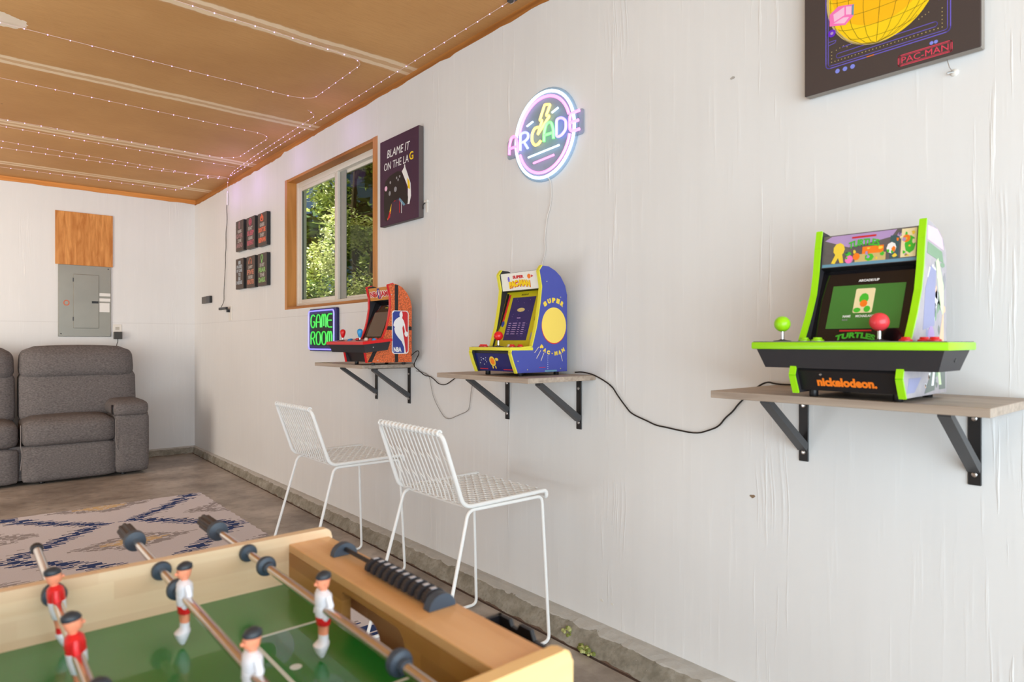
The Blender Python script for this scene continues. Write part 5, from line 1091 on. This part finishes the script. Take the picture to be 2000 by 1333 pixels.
# ================================================================ RUG
def rug():
    x0, x1, y0, y1 = -2.90, -0.455, 1.95, 5.09
    nx, ny = 150, 300; bm = BM(); rr = random.Random(4); V = []
    jag = [rr.uniform(-1, 1) for _ in range(ny+1)]
    for j in range(ny+1):
        y = y0+(y1-y0)*j/ny; e = 0.004*math.sin(j*0.7) if 0 < j < ny else 0
        V.append([bm.verts.new((x0+(x1-x0)*i/nx+(e if i == nx else 0), y+(0.006*math.sin(i*0.9)*rr.random() if j == ny else 0), 0.0042)) for i in range(nx+1)])
    for j in range(ny):
        yc = y0+(y1-y0)*(j+0.5)/ny; k = (yc-4.57)/0.97; d = abs(k-round(k))*0.97
        J = jag[j]*0.05
        for i in range(nx):
            xc = x0+(x1-x0)*(i+0.5)/nx; mi = 0; P_ = 1.22
            u = ((xc+1.06+P_/2) % P_)-P_/2      # distance from the column centre line between two zigzags
            au = abs(u)+J
            zz = 0.10+0.93*d
            if abs(au-zz) < 0.046 and rr.random() < 0.95: mi = 1
            elif 0.046 < au-zz < 0.10 and (j // 2) % 3 == 0 and rr.random() < 0.5: mi = 3
            dy = abs(((yc-4.08+0.485) % 0.97)-0.485)
            dia = abs(u+J*0.8)/0.30+dy/0.17
            if mi == 0 and dia < 0.55: mi = 2
            elif mi == 0 and dia < 1.0: mi = 3
            u2 = abs(((xc+0.45+P_/2) % P_)-P_/2); dy2 = abs(((yc-4.57+0.485) % 0.97)-0.485)
            dia2 = (u2+J)/0.26+dy2/0.16
            if mi == 0 and dia2 < 1.0 and dia2 > 0.35: mi = 3
            if mi in (2, 3) and rr.random() < 0.18: mi = 0
            f = bm.faces.new([V[j][i], V[j][i+1], V[j+1][i+1], V[j+1][i]]); f.material_index = mi
    n0 = len(V)
    e = [v for v in V[0]]+[V[j][nx] for j in range(1, ny+1)]+[V[ny][i] for i in range(nx-1, -1, -1)]+[V[j][0] for j in range(ny-1, 0, -1)]
    lo = [bm.verts.new((v.co.x, v.co.y, 0.0005)) for v in e]
    for i in range(len(e)): bm.faces.new([e[i], e[(i+1) % len(e)], lo[(i+1) % len(e)], lo[i]])
    mk = lambda n, c, c2: mat(n, c, 0.95, scale=220, bump=0.4, rgb2=c2, spec=0.1)
    o = newobj('area_rug', bm, [mk('rug_cream', (204, 200, 206), (226, 222, 228)), mk('rug_navy', (44, 62, 112), (66, 84, 134)), mk('rug_ochre', (206, 178, 134), (222, 198, 158)), mk('rug_grey', (150, 144, 148), (172, 166, 168))])
    tag(o, 'cream area rug with jagged navy, grey and ochre zigzags on the concrete floor', 'rug')
rug()

# ================================================================ FOOSBALL TABLE
ft = thing('foosball_table', 'wooden foosball table with a green playfield in the foreground', 'foosball table', (0, 0, 0))
TX1, TX0, TY0, TY1 = -1.293, -2.49, 0.495, 1.108; RT = 0.018; ZR = 0.770; ZB = 0.756; ZF = 0.690; ZL = 0.560
def rail(y0, y1, m):
    bm = BM(); r = 0.014; pts = [(TX0, y0, ZL), (TX1, y0, ZL)]
    pts += [(TX1-r+r*math.cos(a), y0, ZR-r+r*math.sin(a)) for a in [math.pi/2*k/6 for k in range(7)]]
    pts += [(TX0+r+r*math.cos(a), y0, ZR-r+r*math.sin(a)) for a in [math.pi/2+math.pi/2*k/6 for k in range(7)]]
    extr(bm, pts, (0, y1-y0, 0))
    es = [e for e in bm.edges if all(v.co.z > ZR-r-1e-4 for v in e.verts) and abs(e.verts[0].co.y-e.verts[1].co.y) < 1e-6]
    bmesh.ops.bevel(bm, geom=es, offset=0.0022, segments=2, affect='EDGES')
    return newobj('side_rail', bm, m, ft, True, 0.5)
rail(TY1-RT, TY1, M_rail); rail(TY0, TY0+RT, M_side)
iy0, iy1 = TY0+RT, TY1-RT
def goal_end(xi, xo, sgn):
    """inner board with goal mouth, top board, outer board with hole"""
    gy0, gy1, gz = 0.712, 0.890, 0.7340
    top_bits = lambda r: [(gy1, gz-0.004), (gy1-0.004, gz)]+[(gy0+r-r*math.sin(a), gz-r+r*math.cos(a)) for a in [math.pi/2*k/8 for k in range(9)]]
    def board(name, x0, x1, zlo, zbot, r, m):
        arch = top_bits(r); pts = [(x0, iy1, ZB-0.0141), (x0, iy0, ZB-0.0141), (x0, iy0, zbot), (x0, gy0, zbot)]+[(x0, a, b) for a, b in arch[::-1]]+[(x0, gy1, zbot), (x0, iy1, zbot)]
        bm = BM(); extr(bm, pts, (x1-x0, 0, 0)); return newobj(name, bm, m, ft)
    board('goal_board', xi, xi+sgn*0.014, ZF, 0.60, 0.026, M_blockf)
    x0 = xo-sgn*0.014; hp = rrect(0.880, 0.582, 1.030, 0.668, 0.030, 6)      # opening in the lower outer board
    k0 = max(range(len(hp)), key=lambda i: hp[i][0]+hp[i][1]); hp = hp[k0:]+hp[:k0+1]
    pts = [(x0, iy0, ZL), (x0, iy1, ZL), (x0, iy1, ZB-0.0141)]+[(x0, a, b) for a, b in hp[::-1]]+[(x0, iy1-0.0005, ZB-0.0141), (x0, iy0, ZB-0.0141)]
    bm = BM(); extr(bm, pts, (sgn*0.014, 0, 0)); newobj('end_board', bm, M_block, ft)
    bm = BM(); box(bm, min(xi, xo), max(xi, xo), iy0, iy1, ZB-0.014, ZB, bev=0.001, seg=1); newobj('end_top', bm, M_block, ft)
goal_end(-1.371, TX1-0.006, 1); goal_end(TX0+0.078, TX0+0.006, -1)
bm = BM(); box(bm, TX0+0.078, -1.371, iy0, iy1, ZF-0.010, ZF); pf = newobj('playfield', bm, M['field'], ft)
F = Frame((0, 0, ZF), (1, 0, 0), (0, 1, 0))
cyf = 0.8015; ln = []
for g, s in ((-1.371, -1), (TX0+0.078, 1)):
    ln += line([(g, 0.915), (g+s*0.122, 0.915), (g+s*0.122, 0.688), (g, 0.688)], 0.0052)
    ln += line([(g, iy1-0.002) if False else (g+s*0.0, 0.999), (g+s*0.0, 0.999)], 0.001) if False else []
    ln.append((circ(g+s*0.104, 0.803, 0.0075, None, 18), 0))
ln += line([((TX0+TX1)/2, iy0), ((TX0+TX1)/2, iy1)], 0.0052)+line(circ((TX0+TX1)/2, cyf, 0.09, None, 32), 0.0052, True)
flat('field_lines', F, ln, M['line'], pf, 0.0004, 0.0)
bm = BM(); box(bm, TX0+0.02, TX1-0.02, TY0+0.02, TY1-0.02, ZL+0.002, ZL+0.012); newobj('bottom_board', bm, M_block, ft)
for x in (TX0+0.10, TX1-0.16):
    for y in (TY0+0.05, TY1-0.05):
        bm = BM(); box(bm, x-0.035, x+0.035, y-0.035, y+0.035, 0.0, ZL+0.002, bev=0.004); newobj('leg', bm, M_block, ft)

def loft(bm, secs, seg=14, cx=0, cy=0):
    R = []
    for z, hx, hy, mi, *o in secs:
        ox = o[0] if o else 0
        R.append([bm.verts.new((cx+ox+hx*math.cos(2*math.pi*k/seg), cy+hy*math.sin(2*math.pi*k/seg), z)) for k in range(seg)])
    for i in range(len(R)-1):
        for k in range(seg): f = bm.faces.new([R[i][k], R[i][(k+1) % seg], R[i+1][(k+1) % seg], R[i+1][k]]); f.material_index = secs[i][3]
    f = bm.faces.new(R[0]); f.material_index = secs[0][3]; f = bm.faces.new(R[-1]); f.material_index = secs[-1][3]
def player_mesh(shirt, shorts, sock, boot):
    """materials: 0 shirt 1 shorts 2 skin 3 hair 4 sock 5 boot ; faces -x"""
    bm = BM()
    loft(bm, [(-0.0620, 0.0030, 0.0050, 5, -0.003), (-0.0570, 0.0065, 0.0075, 5, -0.003), (-0.0470, 0.0100, 0.0115, 5, -0.003), (-0.0440, 0.0085, 0.0105, 5, -0.001), (-0.0410, 0.0062, 0.0088, 4), (-0.0330, 0.0058, 0.0085, 2), (-0.0300, 0.0062, 0.0088, 2), (-0.0215, 0.0068, 0.0095, 1),
              (-0.0200, 0.0085, 0.0120, 1), (-0.0125, 0.0090, 0.0125, 1), (-0.0095, 0.0098, 0.0130, 1 if shirt else 0), (0.0030, 0.0104, 0.0132, 0), (0.0032, 0.0100, 0.0124, 0), (0.0100, 0.0105, 0.0145, 0), (0.0180, 0.0095, 0.0160, 0), (0.0215, 0.0065, 0.0110, 0), (0.0232, 0.0045, 0.0050, 2), (0.0255, 0.0050, 0.0052, 2)], 16)
    loft(bm, [(0.0245, 0.0040, 0.0045, 2), (0.0275, 0.0080, 0.0072, 2, -0.001), (0.0330, 0.0092, 0.0082, 2, -0.001), (0.0380, 0.0095, 0.0086, 3, 0), (0.0400, 0.0102, 0.0092, 3, 0), (0.0440, 0.0088, 0.0080, 3, 0.001), (0.0470, 0.0040, 0.0040, 3, 0.001)], 16)
    ball(bm, (-0.0105, 0, 0.0320), 0.0022, 2, 8)                      # nose
    for s in (-1, 1):
        ball(bm, (-0.001, s*0.0086, 0.0325), 0.0018, 2, 8)           # ears
        ball(bm, (-0.0088, s*0.0032, 0.0352), 0.0010, 3, 6)          # eyes
        tube(bm, [(0, s*0.0135, 0.0185), (0.0015, s*0.0180, 0.008), (-0.001, s*0.0170, -0.003), (-0.004, s*0.0140, -0.010)], 0.004, 8, 0, radii=[0.0042, 0.0046, 0.0040, 0.0034])
    return bm
whites = [M['fig_white'], M['fig_red'], M['skin'], M['fig_black'], M['fig_white'], M['fig_white']]
reds = [M['fig_red'], M['fig_white'], M['skin'], M['fig_black'], M['fig_red'], M['fig_white']]
protoW = newobj('player', player_mesh(0, 0, 0, 0), whites, None, True, 0.9); protoR = newobj('player', player_mesh(1, 0, 0, 0), reds, None, True, 0.9)
ZROD = 0.7565
def rod(x, ys, team, far_y, near_y, handle_far, lean, bumpers, slide=0.0):
    bm = BM(); tube(bm, [(x, near_y, ZROD), (x, far_y, ZROD)], 0.0062, 14); r = newobj('rod', bm, M['chrome'], ft, True)
    if handle_far:
        bm = BM(); lathe(bm, (x, far_y-0.105, ZROD), (0, 1, 0), [(0, 0.010), (0.002, 0.0165), (0.014, 0.0175), (0.018, 0.0135)], 20); newobj('handle_collar', bm, M['rubber'], r, True)
        bm = BM(); n = 8
        for k in range(n*2):
            pass
        seg = 32; R = []
        for yy in (0, 0.003, 0.075, 0.085):
            R.append([bm.verts.new((x+(0.0135 if (k // 2) % 2 == 0 else 0.0112)*(0.8 if yy == 0.085 else 1)*math.cos(2*math.pi*k/seg), far_y-0.088+yy, ZROD+(0.0135 if (k // 2) % 2 == 0 else 0.0112)*(0.8 if yy == 0.085 else 1)*math.sin(2*math.pi*k/seg))) for k in range(seg)])
        for a, b in zip(R, R[1:]):
            for k in range(seg): bm.faces.new([a[k], a[(k+1) % seg], b[(k+1) % seg], b[k]])
        bm.faces.new(R[0]); bm.faces.new(R[-1]); newobj('handle', bm, M['grip'], r)
    else:
        bm = BM(); lathe(bm, (x, far_y-0.012, ZROD), (0, 1, 0), [(0, 0.0078), (0.003, 0.0092), (0.012, 0.0092), (0.014, 0.006)], 16); newobj('end_cap', bm, M['soft_black'], r, True)
    for y, d in ((TY1-RT-0.001, -1), (TY0+RT+0.001, 1)):
        bm = BM(); lathe(bm, (x, y, ZROD-0.0), (0, d, 0), [(0, 0.0135), (0.004, 0.0142), (0.008, 0.0125), (0.0085, 0.0075)], 20); newobj('bushing', bm, M['rubber'], r, True)
    for y in bumpers:
        bm = BM(); lathe(bm, (x, y, ZROD), (0, 1, 0), [(-0.016, 0.0078), (-0.007, 0.0085), (-0.005, 0.0138), (0.0, 0.0152), (0.005, 0.0140), (0.007, 0.0085), (0.012, 0.0080)], 20); newobj('bumper', bm, M['rubber'], r, True)
    for y in ys:
        o = (protoW if team == 'w' else protoR).copy(); COL.objects.link(o); o.parent = r; o.location = (x, y, ZROD); o.rotation_euler = (0, lean, 0 if team == 'w' else math.pi)
        o['label'] = 'white-shirted figure' if team == 'w' else 'red-shirted figure'
    return r
rod(-1.440, (0.800,), 'w', 1.345, 0.30, True, 0.0, (1.005, 0.610))
rod(-1.567, (0.955, 0.690), 'w', 1.375, 0.33, True, 0.0, (0.990, 0.600))
rod(-1.700, (1.045, 0.860, 0.675), 'r', 1.340, 0.22, False, 0.12, (1.074, 0.56))
for i, (n, team) in enumerate(((4, 'w'), (4, 'r'), (3, 'w'), (2, 'r'), (1, 'r'))):
    x = -1.825-0.128*i; rod(x, [0.80+(k-(n-1)/2)*0.12 for k in range(n)], team, 1.36 if team == 'w' else 1.33, 0.34 if team == 'w' else 0.25, team == 'w', 0.0, (1.06, 0.55))
bpy.data.objects.remove(protoW); bpy.data.objects.remove(protoR)
# score counter on the end block
SX = -1.324
sc = bpy.data.objects.new('score_counter', None); COL.objects.link(sc); sc.parent = ft; sc.location = (SX, 0.84, ZB)
bm = BM(); tube(bm, [(0, -0.135, 0.010), (0, 0.14, 0.010)], 0.0035, 8); newobj('wire_rod', bm, M['black'], sc)
def half_disc(bm, y0, y1, r=0.021, hgt=0.021, x=0):
    pts = [(x-r, y0, 0.0005), (x+r, y0, 0.0005)]+[(x+r*math.cos(a), y0, 0.0005+hgt*math.sin(a)) for a in [math.pi*k/10 for k in range(1, 10)]]; extr(bm, pts, (0, y1-y0, 0)); return bm
for y0, y1 in ((-0.142, -0.128), (0.134, 0.147)):
    o = newobj('end_bracket', half_disc(BM(), y0, y1, 0.0205, 0.019), M['rubber'], sc, True, 0.5)
pb = BM(); tubep = [(-0.017, 0, 0.004), (-0.016, 0, 0.013), (-0.008, 0, 0.0205), (0.008, 0, 0.0205), (0.016, 0, 0.013), (0.017, 0, 0.004)]
extr(pb, [(a, -0.0062, b) for a, _, b in tubep], (0, 0.0124, 0)); bmesh.ops.bevel(pb, geom=pb.edges[:], offset=0.002, segments=2, affect='EDGES')
box(pb, -0.004, 0.004, -0.003, 0.003, 0.0202, 0.0210, mi=1)
bead = newobj('score_bead', pb, [M['soft_black'], mat('bead_mark', (196, 196, 204), 0.5)], sc, True, 0.6); bead.location = (0, -0.120, 0)
for k in range(1, 10):
    c = bead.copy(); COL.objects.link(c); c.parent = sc; c.location = (0, -0.120+0.0172*k, 0)
# black ball cup on the outer end
bm = BM(); box(bm, TX1-0.006, TX1+0.058, 0.575, 0.690, 0.664, 0.670); box(bm, TX1-0.006, TX1+0.058, 0.575, 0.581, 0.670, 0.722); box(bm, TX1-0.006, TX1+0.058, 0.684, 0.690, 0.670, 0.730)
extr(bm, [(TX1+0.052, 0.575, 0.670), (TX1+0.052, 0.690, 0.670), (TX1+0.052, 0.690, 0.730), (TX1+0.052, 0.664, 0.730), (TX1+0.052, 0.660, 0.722), (TX1+0.052, 0.648, 0.722), (TX1+0.052, 0.644, 0.730), (TX1+0.052, 0.622, 0.730), (TX1+0.052, 0.616, 0.718), (TX1+0.052, 0.575, 0.716)], (0.006, 0, 0))
newobj('ball_return_cup', bm, M['black'], ft)

# ================================================================ MOSS AT THE KERB
def moss(label, x, y, s, seed):
    r = random.Random(seed); bm = BM()
    for k in range(46): 
        a = r.uniform(0, 6.28); q = r.random()**0.5*s; hz = r.uniform(0.0, 0.055 if x > -0.09 else 0.03)
        ball(bm, (x+q*math.cos(a)*0.45-hz*0.0, y+q*math.sin(a), 0.006+hz*(1-q/s*0.6)), r.uniform(0.004, 0.010), 0 if r.random() < 0.7 else 1, 6, (1, 1, 0.8))
    tag(newobj('moss_clump', bm, [mat('dry_moss', (182, 184, 120), 0.9, var=0.25, scale=90), mat('green_moss', (120, 130, 60), 0.9, var=0.25, scale=90)]), label, 'moss')
moss('upright yellow-green moss clump on the kerb right of the near stool leg', -0.088, 1.700, 0.026, 1)
moss('rounded pale moss clump on the floor by the kerb, nearest the camera', -0.112, 1.585, 0.040, 2)
